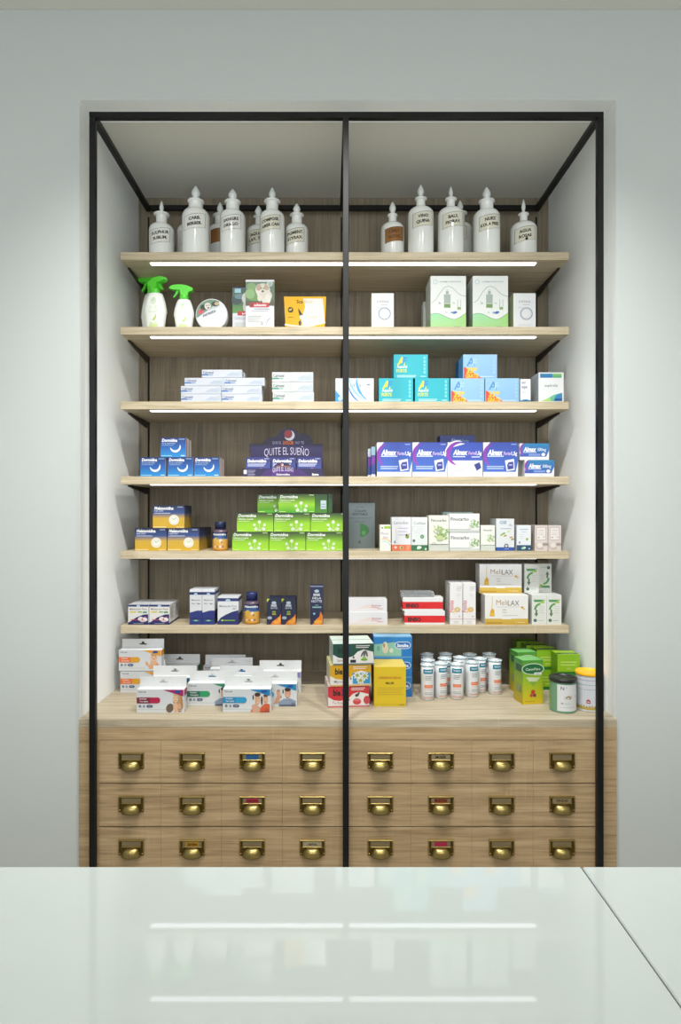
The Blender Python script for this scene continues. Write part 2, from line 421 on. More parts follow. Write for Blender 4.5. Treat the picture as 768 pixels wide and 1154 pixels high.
def handle_meshes():
    g = G(); w, h = 0.042, 0.052
    # plate with a card window in its upper half: four bars and raised rim
    def b_(x0, x1, z0, z1, y0=-0.004, y1=0): g.cbox(x0, x1, y0, y1, z0, z1, b=0.0008)
    b_(-w, w, 0.0, 0.028); b_(-w, w, h - 0.005, h); b_(-w, -w + 0.009, 0.028, h - 0.005); b_(w - 0.009, w, 0.028, h - 0.005)
    plate = g.mesh('plate', [M_BRASSD])
    g = G()
    b_(-w - 0.001, w + 0.001, h - 0.002, h + 0.002, -0.008); b_(-w - 0.001, -w + 0.002, 0.004, h, -0.006); b_(w - 0.002, w + 0.001, 0.004, h, -0.006)
    b_(-w + 0.010, w - 0.010, 0.028, 0.030, -0.006)
    # cup pull: quarter ellipsoid, open underneath
    n, k = 20, 8
    for sc, flip in ((1.0, False), (0.93, True)):
        a, dp, ht = 0.0318 * sc, 0.0225 * sc, 0.0265 * sc; base = len(g.v)
        for j in range(k + 1):
            ph = PI / 2 * j / k
            for i in range(n + 1):
                th = PI * i / n
                g.v.append((-a * math.cos(th) * math.cos(ph) ** 0.5, -0.004 - dp * math.sin(th) * math.cos(ph) ** 0.8, 0.0015 + ht * math.sin(ph)))
        for j in range(k):
            for i in range(n):
                q = [base + j * (n + 1) + i, base + j * (n + 1) + i + 1, base + (j + 1) * (n + 1) + i + 1, base + (j + 1) * (n + 1) + i]
                g.idx(q[::-1] if flip else q, '#ffffff', 0, True)
    # rolled lip of the cup
    for i in range(n):
        p = []
        for ii, sc in ((i, 1.03), (i + 1, 1.03), (i + 1, 0.9), (i, 0.9)):
            th = PI * ii / n; p.append((-0.0318 * sc * math.cos(th), -0.004 - 0.0225 * sc * math.sin(th), 0.0005))
        g.face(p)
    for sx in (-1, 1): g.lathe([(0.003, 0), (0.0026, 0.002), (0.001, 0.003)], 10, cx=sx * (w - 0.004), cy=-0.005, z0=0.006)
    cup = g.mesh('cup_pull', [M_BRASS])
    return plate, cup
H_PLATE, H_CUP = handle_meshes()
CARDS = {('L', 0, 2): ('#1f6fb4', '', 'blue'), ('L', 1, 2): ('#cf2350', 'nervios', 'crimson'), ('L', 2, 1): ('#d9a21e', 'Jarabe', 'yellow'),
         ('L', 2, 3): ('#c9bd9a', 'varios', 'cream'), ('R', 0, 1): ('#b5a27c', 'MUJER', 'cream'), ('R', 1, 1): ('#b9512c', 'MUESTRA', 'orange'),
         ('R', 2, 1): ('#d0265a', '', 'crimson'), ('R', 1, 3): ('#b19b76', 'VENDAS', 'cream')}
for side, x0, x1, cols_, hx in (('L', NL + 0.001, FC - 0.0005, colsL, hxL), ('R', FC + 0.0005, NR - 0.001, colsR, hxR)):
    cab = empty('drawer_cabinet', ((x0 + x1) / 2, YC, 0), ('left' if side == 'L' else 'right') + ' oak drawer cabinet with brass cup handles under the worktop', 'cabinet', 'drawer cabinets under the worktop')
    ox = (x0 + x1) / 2
    zr = zy(833.8); zb = 0.06
    zt = ZW - 0.0285
    st = X(111.5, YC) if side == 'L' else X(671.3, YC)
    g = G()
    g.cbox(x0 - ox, x1 - ox, 0, 0.02, zr, zt, b=0.0006)                               # rail
    if side == 'L': g.cbox(x0 - ox, st - ox, 0.001, 0.02, 0.001, zr, b=0.0006)
    else: g.cbox(st - ox, x1 - ox, 0.001, 0.02, 0.001, zr, b=0.0006)
    g.cbox(x0 - ox, x0 - ox + 0.018, 0.021, 0.64, 0.001, zt); g.cbox(x1 - ox - 0.018, x1 - ox, 0.021, 0.64, 0.001, zt)
    g.cbox(x0 - ox + 0.019, x1 - ox - 0.019, 0.03, 0.64, 0.04, 0.06)
    g.cbox(x0 - ox + 0.019, x1 - ox - 0.019, 0.62, 0.64, 0.06, zt)
    g.build('body', M_BASE, cab)
    g = G(); g.cbox(x0 - ox + 0.019, x1 - ox - 0.019, 0.0215, 0.026, 0.0605, zr - 0.001); g.build('inner_front', M_GAP, cab)
    for r, (ya, yb) in enumerate(rows):
        for c, (pa, pb) in enumerate(cols_):
            a, b = X(pa - 0.25, YC), X(pb + 0.25, YC)
            if side == 'L' and c == 3: b = FC - 0.001
            if side == 'R' and c == 0: a = FC + 0.001
            zt_, zb_ = zy(ya), zy(yb)
            g = G(); w_ = b - a; g.cbox(0, w_, -0.001, 0.018, 0, zt_ - zb_, b=0.0007)
            d = g.build('drawer', M_BASE, cab, (a - ox, 0, zb_))
            hxp = X(hx[c], YC - 0.02) - a; hz = (zt_ - zb_) / 2 - 0.0215
            link('handle_plate', H_PLATE, d, (hxp, -0.001, hz)); link('handle', H_CUP, d, (hxp, -0.001, hz))
            k = CARDS.get((side, r, c))
            colr, txt = (k[0], k[1]) if k else ('#9c8a68', '')
            g = G(); g.cbox(-0.031, 0.031, -0.0012, 0, 0, 0.019, '#a08f6d' if k and k[2] in ('blue', 'crimson', 'yellow', 'orange') else colr, b=0.0003)
            pr = P(g, lambda u, v, e: (-0.031 + u, -0.0012 - e, v), 0.062, 0.019)
            if k and k[2] in ('blue', 'crimson', 'yellow', 'orange'): pr.rect(0.15, 0.15, 0.85, 0.9, colr)
            if txt: pr.text(txt, 0.5, 0.3, 0.45, '#3a1410' if k[2] != 'cream' else '#2c2014', 'c', 0.02, maxw=0.66)
            cd_ = g.build('label_card', M_PRINT, d, (hxp, -0.0012, hz + 0.028))
            if k: cd_['label'] = k[2] + ' label card'

# ------------------------------------------------------------------ glass counter in the foreground
ZC = EYE - 0.4607
YE = 0.4607 * FPX / (976.5 - VY)
ct = empty('service_counter', (0, 0.45, 0), 'white glass-topped service counter in the foreground, reflecting the shelves', 'counter')
sxm = X(655, YE)
for i, (a, b) in enumerate(((-1.7, sxm), (sxm + 0.0016, 1.9))):
    g = G(); g.cbox(a, b, 0.12 - 0.45, YE - 0.45, ZC - 0.012, ZC, b=0.0015)
    g.build('glass_top', M_GLASS, ct)
g = G(); g.cbox(-1.69, 1.89, 0.15 - 0.45, YE - 0.02 - 0.45, 0.08, ZC - 0.013); g.cbox(-1.66, 1.86, 0.2 - 0.45, YE - 0.06 - 0.45, 0.001, 0.0795)
g.build('body', M_COUNTER, ct)

# ================================================================== apothecary jars (top shelf)
def jar(cx, hw, ysh, yrim, rw, ytip, Yc, nk, lines, label, lab='cream', rot=0.0, stopper_r=0.0115, flat=1.0, spot_=False):
    zs = SHZ[0] + 0.0004
    mm = Yc / FPX; r = hw * mm
    zsh = Z(ysh, Yc) - zs; zrim = Z(yrim, Yc) - zs; ztip = Z(ytip, Yc) - zs; rr = rw * mm; nr = nk * mm
    e = empty('apothecary_jar', (X(cx, Yc), Yc, zs), label, 'jar', 'white apothecary jars on the top shelf', rot)
    g = G(); w = '#e9ebe7'
    prof = [(r * 0.9, 0), (r, 0.006)]
    hb = zsh - r * 0.55; prof += [(r, 0.02), (r, hb)]
    for i in range(1, 9):
        a = PI / 2 * i / 8; prof.append((nr + (r - nr) * math.cos(a), hb + (zsh - hb) * math.sin(a)))
    prof += [(nr * 0.98, zsh + 0.004), (nr * 0.96, zrim - 0.008), (nr * 1.05, zrim - 0.005), (rr, zrim - 0.003), (rr, zrim + 0.001), (rr * 0.9, zrim + 0.003), (nr * 0.7, zrim + 0.0035)]
    g.lathe(prof, 40, w)
    # painted paper-thin label wrapped on the front
    lh = min(0.058, hb * 0.52); z0 = hb - lh - (0.006 if lines else 0); lw = r * 1.75
    sl = 0.10 * lh / lw
    fn = lambda u, v, e2: ((r + 0.0002 + e2) * math.sin((u - lw / 2) / r), -(r + 0.0002 + e2) * math.cos((u - lw / 2) / r), z0 + v + (u - lw / 2) * 0.16)
    p = P(g, fn, lw, lh)
    if lab == 'cream': p.rect(0, 0, 1, 1, '#dfdccb', seg=14)
    elif lab == 'plain': p.rect(0, 0, 1, 1, '#e6e6df', seg=14)
    else: p.rect(0, 0, 1, 1, '#9a6a33', '#8a5a2a', seg=14)
    ink = '#241a14' if lab != 'brown' else '#5e3a1c'
    for a, b in (((0.02, 0.02), (0.98, 0.02)), ((0.02, 0.98), (0.98, 0.98))):
        n = 12; p.line([(a[0] + (b[0] - a[0]) * i / n, a[1]) for i in range(n + 1)], 0.02, ink)
    for u in (0.02, 0.98): p.line([(u, 0.02), (u, 0.98)], 0.02, ink)
    for i, tx in enumerate(lines): p.text(tx, 0.5, 0.6 - i * 0.36, 0.2, ink, 'c', 0.028, maxw=0.84)
    if spot_: p.ell(0.55, 0.12, 0.1, 0.1, '#3d2218')
    g.build('jar_body', M_PORC, e)
    g = G(); hs = ztip - zrim
    sp = [(nr * 0.66, zrim + 0.004), (nr * 0.55, zrim + 0.007), (stopper_r * 0.62, zrim + 0.009), (stopper_r * 0.6, zrim + hs * 0.2), (stopper_r * 0.95, zrim + hs * 0.38), (stopper_r * 1.05, zrim + hs * 0.48),
          (stopper_r * 0.95, zrim + hs * 0.6), (stopper_r * 0.62, zrim + hs * 0.78), (stopper_r * 0.28, zrim + hs * 0.92), (0.0008, ztip - zs * 0)]
    g.lathe(sp, 24, '#dfe5e2', sy=flat); s = g.build('stopper', M_PORC, e)
    s.rotation_euler = (0, 0, 0)
    return e
F_ = 2.50
jar(182.2, 13.9, 253.5, 242, 8.8, 226.3, 2.53, 6.2, ['SULPHUR', 'SUBLIM.'], 'small white apothecary jar at the far left end, lettered SULPHUR', 'plain', 0.12, 0.0085)
jar(213.5, 13.8, 255, 243.8, 8.6, 231, 2.64, 6.2, ['ESSENT', 'MENTH'], 'white apothecary jar mostly hidden behind the one lettered CARB. BERBER.', 'plain', 0.25, 0.011)
jar(220.9, 15.4, 237.5, 227.3, 9.4, 209.4, F_, 8.3, ['CARB.', 'BERBER.'], 'tall white apothecary jar lettered CARB. BERBER., second from the left at the front', 'plain', 0.1, 0.0175)
jar(248.3, 13.6, 255, 243.6, 8.6, 227.8, 2.64, 6.0, [], 'white apothecary jar with a brown stained label, behind the jars CARB. BERBER. and SANGRE DRAGO', 'brown', 0.2, 0.013)
jar(262.4, 14.2, 239, 228, 9.2, 212.8, F_, 7.6, ['SANGRE', 'DRAGO'], 'tall white apothecary jar lettered SANGRE DRAGO', 'plain', 0.0, 0.017)
jar(291.5, 13.6, 255.5, 245, 6.2, 231.7, 2.62, 3.7, ['AQUA', 'LAX. TR.'], 'slim-necked white apothecary jar behind, lettered AQUA', 'cream', -0.1, 0.0145)
jar(307.0, 14.0, 239.4, 227.3, 9.2, 211.0, F_, 7.0, ['COMPOSE.', 'AMER.CAN'], 'tall white apothecary jar lettered COMPOSE. AMER.CAN in a boxed label', 'cream', -0.08, 0.0135)
jar(334.7, 13.1, 254, 243, 8.2, 229.0, 2.54, 6.1, ['PIGMENT.', 'STYRAX.'], 'small white apothecary jar lettered PIGMENT., rightmost of the left half', 'cream', -0.12, 0.0145)
jar(442.7, 13.3, 252.3, 243, 6.0, 227.3, 2.54, 4.6, ['S.BRIT.', 'SODIC.'], 'small white apothecary jar with a full brown label, leftmost of the right half', 'brown', 0.1, 0.0135)
jar(474.5, 14.5, 235, 224.7, 7.0, 208.0, F_, 5.2, ['VINO', 'QUINA'], 'tall white apothecary jar lettered VINO QUINA', 'cream', 0.05, 0.013)
jar(508.4, 14.7, 235.6, 225, 6.6, 210.0, F_, 4.8, ['BALS.', 'FIORAV.'], 'tall white apothecary jar with a narrow stopper, lettered BALS. FIORAV.', 'cream', 0.0, 0.0085)
jar(518.8, 13.8, 253, 241, 8.2, 225.5, 2.64, 5.6, ['POLYGA', 'VITAL'], 'white apothecary jar half hidden behind the one lettered BALS. FIORAV.', 'cream', -0.5, 0.0125)
jar(548.8, 14.9, 238.3, 227.3, 9.0, 210.6, F_, 7.6, ['NUEZ', 'KOLA FRES.'], 'tall white apothecary jar lettered NUEZ KOLA FRES.', 'cream', 0.05, 0.016)
jar(590.3, 14.6, 251.6, 242, 6.0, 224.5, 2.54, 4.5, ['AGUA', 'ROSAS'], 'small white apothecary jar with a dark spot on its label, at the far right end', 'cream', -0.15, 0.008, spot_=True)

# ================================================================== second shelf: spray bottles, tin, pet boxes, eye care
def spray(px, Yc, hw, ytop, yneck, label, rz, hrz=0.0):
    zs = SHZ[1] + 0.0004; mm = Yc / FPX; r = hw * mm
    hN = Z(yneck, Yc) - zs; hT = Z(ytop, Yc) - zs
    e = empty('spray_bottle', (X(px, Yc), Yc, zs), label, 'spray bottle', 'green headed spray bottles', rz)
    g = G(); k = 0.62
    prof = [(r * 0.6, 0), (r * 0.74, 0.004)]
    for i in range(1, 13):
        t_ = i / 12; prof.append((r * (0.74 + 0.26 * math.sin(PI * min(1, t_ * 1.2) * 0.5)) if t_ < 0.42 else r * math.cos((t_ - 0.42) / 0.58 * 1.05) ** 0.75, hN * t_))
    prof.append((r * 0.42, hN + 0.003))
    g.lathe(prof, 32, '#f3f5ef', sy=k)
    def fn(u, v, e2):
        t_ = v / hN; rad = r * (0.74 + 0.26 * math.sin(PI * min(1, t_ * 1.2) * 0.5)) if t_ < 0.42 else r * math.cos((t_ - 0.42) / 0.58 * 1.05) ** 0.75
        a = (u - r) / r * 0.95
        return (rad * math.sin(a), -(rad * k + 0.0012 + e2) * math.cos(a), v)
    p = P(g, fn, 2 * r, hN)
    p.text('IT', 0.5, 0.74, 0.07, '#9ccf7e', 'c', 0.02); p.arc(0.5, 0.77, 0.08, 0.012, 0, 360, '#a9d68c', 16)
    p.lines(0.3, 0.62, 0.4, 2, 0.035, 0.012, '#c4dcb0'); p.lines(0.26, 0.52, 0.48, 3, 0.03, 0.01, '#cfe0b8')
    p.poly([(0.42, 0.26), (0.56, 0.34), (0.66, 0.44), (0.63, 0.3), (0.55, 0.24)], '#c3da84')
    p.rect(0.25, 0.08, 0.75, 0.16, '#cfe29a', seg=5); p.lines(0.28, 0.2, 0.44, 2, 0.025, 0.01, '#b8d48a')
    g.build('bottle', M_PLAST, e)
    gr = '#58d436'; hh = hT - hN
    g = G(); wd = 0.013
    # collar, hood with nose and back
    g.lathe([(0.017, hN + 0.001), (0.0185, hN + 0.004), (0.0175, hN + 0.017), (0.014, hN + 0.019)], 24, gr, sy=0.9)
    hp = [(-0.012, hN + 0.015), (0.016, hN + 0.015), (0.018, hN + hh * 0.5), (0.034, hN + hh * 0.62), (0.036, hN + hh * 0.78), (0.012, hT - 0.003), (-0.008, hT), (-0.036, hT - 0.001), (-0.052, hT - 0.006),
          (-0.054, hN + hh * 0.72), (-0.046, hN + hh * 0.66), (-0.016, hN + hh * 0.64)]
    g.prism(hp, -wd, wd, gr)
    h = g.build('spray_head', M_PLAST, e)
    h.rotation_euler = (0, 0, hrz); md = h.modifiers.new('b', 'BEVEL'); md.width = 0.003; md.segments = 2; md.limit_method = 'ANGLE'
    g = G(); g.prism([(-0.018, hN + hh * 0.63), (-0.028, hN + hh * 0.63), (-0.033, hN + hh * 0.42), (-0.043, hN + hh * 0.18), (-0.037, hN + hh * 0.15), (-0.026, hN + hh * 0.38)], -0.006, 0.006, '#4cc72e')
    g.build('trigger', M_PLAST, e, rz=hrz)
    g = G(); g.cbox(-0.058, -0.0545, -0.007, 0.007, hN + hh * 0.72, hT - 0.007, '#46bd2b', b=0.001); g.build('nozzle', M_PLAST, e, rz=hrz)
spray(175.6, 2.475, 13.2, 314, 331.5, 'larger spray bottle at the front left with green head and trigger turned right', -0.1, PI - 0.5)
spray(171.0, 2.60, 12.2, 311.0, 332, 'spray bottle half hidden behind the larger one at the left end, nozzle pointing left', -0.15)
spray(207.6, 2.47, 11.6, 321.8, 338.5, 'smaller spray bottle with green head pointing left, beside the round white tin', 0.05)
# round white tin standing on its edge
e = empty('round_tin', (X(238.5, 2.46), 2.46, SHZ[1] + 0.0004), 'round white tin standing on edge with a dog picture and dark lettering', 'tin')
R_ = 0.0635
g = G()
def disc(r0, y0, y1, col, g):
    n = 44
    prof = [(r0 - 0.003, y0), (r0, y0 + 0.003), (r0, y1 - 0.002), (r0 - 0.002, y1)]; base = len(g.v)
    for r, y in prof:
        for i in range(n): a = 2 * PI * i / n; g.v.append((r * math.cos(a), y, R_ + r * math.sin(a)))
    for j in range(3):
        for i in range(n): g.idx([base + j * n + i, base + j * n + (i + 1) % n, base + (j + 1) * n + (i + 1) % n, base + (j + 1) * n + i][::-1], col)
    g.idx([base + i for i in range(n)], col, 0, False); g.idx([base + 3 * n + i for i in range(n)][::-1], col, 0, False)
disc(R_, 0, 0.018, '#eef0f4', g)
p = P(g, lambda u, v, e2: (-R_ + u, -e2, v), 2 * R_, 2 * R_)
ang = [(math.cos(a), math.sin(a)) for a in [math.radians(58 + i * 8) for i in range(18)]]
p.poly([(0.5 + 0.47 * c, 0.5 + 0.47 * s) for c, s in ang], '#7a9a80')
p.ell(0.25, 0.72, 0.1, 0.09, '#2c4030'); p.ell(0.62, 0.83, 0.12, 0.08, '#4a4433'); p.ell(0.66, 0.84, 0.07, 0.05, '#c9b98c')
p.ell(0.38, 0.76, 0.1, 0.11, '#e8e2da'); p.ell(0.35, 0.78, 0.018, 0.018, '#33281f'); p.ell(0.42, 0.79, 0.018, 0.018, '#33281f'); p.ell(0.4, 0.71, 0.03, 0.022, '#6b3a33')
p.ell(0.16, 0.58, 0.07, 0.07, '#e2566a'); p.ell(0.2, 0.62, 0.05, 0.04, '#d43a52')
p.text('seresto', 0.24, 0.42, 0.1, '#4b5668', 'l', 0.01, 0.1, rot=0.38); p.text('antiparasitario', 0.38, 0.62, 0.05, '#9fb2c6', 'l', 0, 0, rot=0.38)
g.build('lid', M_GLOSS, e)
g = G(); disc(R_ - 0.0015, 0.0182, 0.045, '#dfe2e8', g); g.build('tin_body', M_GLOSS, e)

def d_dog(p):
    p.rect(0, 0.48, 1, 1, '#4c6b46', '#5f7d6a'); p.ell(0.2, 0.86, 0.1, 0.08, '#7fa56b'); p.ell(0.35, 0.68, 0.16, 0.12, '#6f9a55'); p.ell(0.15, 0.72, 0.1, 0.1, '#8db57a')
    p.rect(0, 0.48, 1, 0.58, '#5a4a35', '#56573d'); p.rect(0, 0.96, 1, 1, '#e6e6ea')
    p.ell(0.6, 0.80, 0.15, 0.13, '#d6cfc2'); p.ell(0.52, 0.72, 0.07, 0.12, '#e6e2d8', rot=0.3); p.ell(0.7, 0.68, 0.13, 0.12, '#dcd5c8'); p.ell(0.78, 0.62, 0.06, 0.1, '#e8e4da')
    p.ell(0.5, 0.63, 0.05, 0.06, '#e4dfd4'); p.ell(0.66, 0.58, 0.05, 0.05, '#e2ddd2')
    p.ell(0.46, 0.85, 0.05, 0.07, '#b9a78f'); p.ell(0.74, 0.86, 0.05, 0.07, '#b9a78f'); p.ell(0.55, 0.83, 0.012, 0.012, '#2a211c'); p.ell(0.64, 0.83, 0.012, 0.012, '#2a211c'); p.ell(0.6, 0.77, 0.025, 0.018, '#3a2e28')
    p.ell(0.85, 0.92, 0.05, 0.035, '#9fb8b2'); p.arc(0.85, 0.92, 0.05, 0.008, 0, 360, '#ffffff')
    p.rect(0.14, 0.45, 0.82, 0.54, '#c8303a'); p.rect(0.16, 0.46, 0.25, 0.53, '#8c2430'); p.text('advantix', 0.3, 0.47, 0.05, '#ffffff', 'l', 0.02, 0.1, maxw=0.48)
    p.lines(0.3, 0.41, 0.55, 1, 0.03, 0.01, '#9a9fb0'); p.lines(0.2, 0.37, 0.6, 1, 0.03, 0.008, '#b9bcc6')
    p.lines(0.08, 0.27, 0.5, 4, 0.035, 0.008, '#c9c9b4'); p.ell(0.57, 0.13, 0.03, 0.035, '#c9c9c9'); p.rect(0.82, 0.0, 0.98, 0.05, '#2d56b4')
    p.arc(0.95, 0.12, 0.12, 0.01, 110, 200, '#9aa3b6', 10)
def d_dog2(p):
    p.rect(0, 0.44, 1, 1, '#4f8a4a', '#3f5c58'); p.rect(0, 0.44, 1, 0.6, '#5fa04c', '#5c8f4e'); p.ell(0.15, 0.72, 0.12, 0.1, '#2f4a48'); p.ell(0.3, 0.8, 0.14, 0.06, '#6a8c94')
    p.rect(0.08, 0.88, 0.3, 0.97, '#9fd0dc'); p.rect(0, 0.985, 1, 1, '#27407c')
    p.ell(0.5, 0.76, 0.1, 0.13, '#eceae4'); p.ell(0.52, 0.58, 0.09, 0.14, '#e6e4dc'); p.ell(0.47, 0.8, 0.012, 0.012, '#2a2420'); p.ell(0.55, 0.8, 0.012, 0.012, '#2a2420'); p.ell(0.55, 0.74, 0.03, 0.02, '#3a302a')
    p.rect(0.18, 0.39, 0.86, 0.48, '#c8303a'); p.text('advantix', 0.34, 0.41, 0.05, '#ffffff', 'l', 0.02, 0.1, maxw=0.48)
    p.lines(0.08, 0.34, 0.6, 2, 0.03, 0.008, '#b4bcc8'); p.lines(0.08, 0.22, 0.5, 4, 0.035, 0.008, '#c9cfb4')
Y2 = 2.45
kind('dog', 'pet_medicine_box', 'medicine box', 0.1125, 0.197, 0.022, '#eef0f6', {'F': d_dog})
kind('dog2', 'pet_medicine_box', 'medicine box', 0.1125, 0.186, 0.022, '#e9edf2', {'F': d_dog2})
put('dog', 277.0, Y2, SHZ[1], 'white box with a dog photo and a red band, the front one of two', 'dog medicine boxes')
put('dog2', 262.2, 2.50, SHZ[1], 'box with a white dog on green grass, standing behind the other dog box', 'dog medicine boxes')
# yellow foil pouch box
def d_yel(p):
    p.poly([(0.45, 0.0), (0.42, 0.3), (0.5, 0.7), (0.46, 0.94), (0.92, 0.94), (0.97, 0.2), (0.6, 0.1)], '#efeee8')
    p.line([(0.02, 0.16), (0.2, 0.12), (0.4, 0.1), (0.65, 0.12), (0.98, 0.22)], 0.05, '#f6f0d8')
    p.rect(0.02, 0.0, 0.97, 0.08, '#f2ae12'); p.text('Sca', 0.30, 0.80, 0.1, '#3a3018', 'l', 0.01, maxw=0.2); p.text('libor', 0.48, 0.80, 0.1, '#d9cfa8', 'l', 0.01, maxw=0.24)
    p.ell(0.16, 0.6, 0.085, 0.085, '#3a4430'); p.ell(0.15, 0.6, 0.045, 0.03, '#d9c060'); p.ell(0.18, 0.63, 0.02, 0.02, '#d9c060')
    p.poly([(0.33, 0.66), (0.38, 0.58), (0.44, 0.46), (0.43, 0.36), (0.38, 0.34), (0.36, 0.48)], '#3c3c40'); p.ell(0.41, 0.38, 0.05, 0.07, '#e0ded8'); p.ell(0.38, 0.2, 0.04, 0.08, '#5a5650')
    p.lines(0.1, 0.36, 0.12, 1, 0.05, 0.03, '#b98a12'); p.text('Collar', 0.78, 0.01, 0.05, '#7a6a30', 'l', maxw=0.12); p.lines(0.55, 0.4, 0.3, 2, 0.05, 0.015, '#e3ddc8')
g = G(); w, h = 0.167, 0.131
pts = [(-w / 2 + 0.006, 0), (w / 2 - 0.006, 0), (w / 2 - 0.004, h * 0.3), (w / 2, h), (-w / 2, h), (-w / 2 + 0.005, h * 0.3)]
g.prism(pts, 0, 0.03, '#f4b81a'); d_yel(P(g, lambda u, v, e: (-w / 2 + u, -e, v), w, h))
o = g.build('pet_collar_box', M_GLOSS, None, (X(344, Y2), Y2, SHZ[1] + 0.0004)); tag(o, 'bright yellow flared box with a small dog and a white sweep', 'medicine box')
def d_ring(p):
    p.text('CYSTICIS', 0.5, 0.74, 0.055, '#6c7a8c', 'c', 0.0, maxw=0.6); p.lines(0.42, 0.68, 0.3, 1, 0.03, 0.012, '#94a0ac'); p.lines(0.2, 0.6, 0.25, 1, 0.03, 0.01, '#a4b0bc')
    p.arc(0.58, 0.44, 0.16, 0.024, 0, 360, '#8c9ab4', 24); p.arc(0.58, 0.44, 0.13, 0.008, 0, 360, '#a9b4c4', 24); p.lines(0.2, 0.14, 0.65, 2, 0.03, 0.008, '#ccd2d8')
kind('ring', 'white_carton', 'medicine box', 0.0882, 0.1445, 0.06, '#eceeef', {'F': d_ring}, {'L': '#c9d6a8'})
kind('ring2', 'white_carton', 'medicine box', 0.0875, 0.127, 0.05, '#e6e9ec', {'F': d_ring})
put('ring', 419.0, Y2, SHZ[1], 'white box with a pale grey ring, just right of the central post', 'white ring boxes')
put('ring2', 420.0, 2.545, SHZ[1], 'shorter white box standing behind the ring box near the central post', 'white ring boxes')
put('ring', 579.0, Y2, SHZ[1], 'white box with a pale grey ring, at the right end of the second shelf', 'white ring boxes')
def d_thea(p):
    n = 14; wv = [(i / n, 0.25 + 0.07 * math.cos(i / n * 2 * PI * 1.05 + 0.2 - 0.5) if i < 11 else 0.25 + 0.07 * math.cos(i / n * 2 * PI * 1.05 - 0.3)) for i in range(n + 1)]
    wv = [(i / n, 0.25 + 0.055 * math.cos((i / n) * 2 * PI * 0.95 - 0.9) + 0.05 * max(0, i / n - 0.7) * 3) for i in range(n + 1)]
    e = p.lay()
    for (a, b), (c, d) in zip(wv[:-1], wv[1:]):
        p.g.face([p.T(a, 0, e), p.T(c, 0, e), p.T(c, d, e), p.T(a, b, e)], [lin(mix('#b6dc8c', '#9fd48a', a)), lin('#a8d67e'), lin(mix('#9adfb4', '#a8da80', c)), lin(mix('#9adfb4', '#a8da80', a))], p.mi)
    p.line(wv, 0.008, '#5f8a52')
    p.arc(0.13, 0.89, 0.04, 0.008, 0, 360, '#a9c4c8', 14); p.text('LAGRIMA HIDRATANTE', 0.26, 0.88, 0.026, '#7c94a8', 'l', 0.0, maxw=0.68)
    cur = [(0.03, 0.5), (0.14, 0.55), (0.26, 0.68), (0.38, 0.78), (0.5, 0.81), (0.62, 0.78), (0.74, 0.7), (0.86, 0.64), (1, 0.62)]; p.line(cur, 0.008, '#8ca088')
    p.rect(0.38, 0.4, 0.56, 0.66, '#e4ece4'); p.rect(0.385, 0.41, 0.555, 0.48, '#6f9a52'); p.rect(0.39, 0.49, 0.55, 0.655, '#a9b6b0'); p.rect(0.43, 0.66, 0.51, 0.72, '#aab4ae'); p.arc(0.47, 0.73, 0.012, 0.006, 0, 180, '#8f9c94', 8)
    for a in (0.385, 0.555): p.line([(a, 0.4), (a, 0.66)], 0.006, '#8f9c94')
    p.rect(0.76, 0.37, 0.85, 0.56, '#e9efe9'); p.rect(0.765, 0.375, 0.845, 0.42, '#88ae6a')
    for a in (0.76, 0.85): p.line([(a, 0.37), (a, 0.56)], 0.006, '#8f9c94')
    p.text('2x', 0.22, 0.48, 0.035, '#748896'); p.text('1x', 0.62, 0.48, 0.035, '#748896'); p.text('1x', 0.42, 0.31, 0.03, '#6f86b8'); p.ell(0.68, 0.32, 0.045, 0.022, '#3f68b8', rot=0.2); p.ell(0.6, 0.32, 0.025, 0.015, '#7f9ad0')
    p.text('THERA', 0.66, 0.03, 0.03, '#3c5a3c', 'l', 0.02, maxw=0.28); p.lines(0.06, 0.06, 0.3, 2, 0.025, 0.008, '#c6e4b0')
def d_theaL(p):
    p.rect(0, 0, 1, 0.25, '#b9d8a8'); 
    for i in range(6): p.ell(0.4, 0.15 + i * 0.13, 0.012, 0.02, '#6f7d74')
kind('thea', 'eye_drop_carton', 'medicine box', 0.1398, 0.2125, 0.128, '#eef2ee', {'F': d_thea, 'L': d_theaL}, {'L': '#d3ddd4'})
put('thea', 485.6, Y2, SHZ[1], 'large white and green carton with drawn droppers, left one of the two tall ones', 'large eye drop cartons')
put('thea', 533.1, Y2, SHZ[1], 'large white and green carton with drawn droppers, right one of the two tall ones', 'large eye drop cartons')
kind('thea2', 'eye_drop_carton', 'medicine box', 0.0882, 0.163, 0.05, '#d8e2dc', {'L': d_theaL})
put('thea2', 477.4, 2.60, SHZ[1], 'shorter pale carton peeking out behind the left tall green and white carton', 'large eye drop cartons')

# ================================================================== third shelf
Y3 = 2.425
def d_calm(accent, grey='#c6ccdb'):
    def f(p):
        p.poly([(0.42, 0.06), (0.62, 0.2), (0.85, 0.75), (0.99, 0.9), (0.99, 0.06)], '#c4ccd6'); p.poly([(0.6, 0.3), (0.75, 0.7), (0.97, 0.5), (0.9, 0.25)], mix('#c4ccd6', accent, 0.12))
        p.text('Calmatel', 0.03, 0.5, 0.30, '#3a4a78' if accent[1] == '1' or accent[1] == '2' else '#3c4a48', 'l', 0.005, maxw=0.26)
        p.rect(0.0, 0.28, 0.16, 0.44, mix(accent, '#ffffff', 0.05), accent); p.rect(0.16, 0.3, 0.27, 0.42, accent, mix(accent, '#ffffff', 0.5), horiz=False)
    return f
kind('calmb', 'ointment_carton', 'medicine box', 0.1575, 0.0313, 0.05, '#d2d7e0', {'F': d_calm('#1f6cc0')})
kind('calmg', 'ointment_carton', 'medicine box', 0.161, 0.0388, 0.055, '#d8dcdc', {'F': d_calm('#3a9a7c')})
GB = 'blue-barred white ointment boxes'
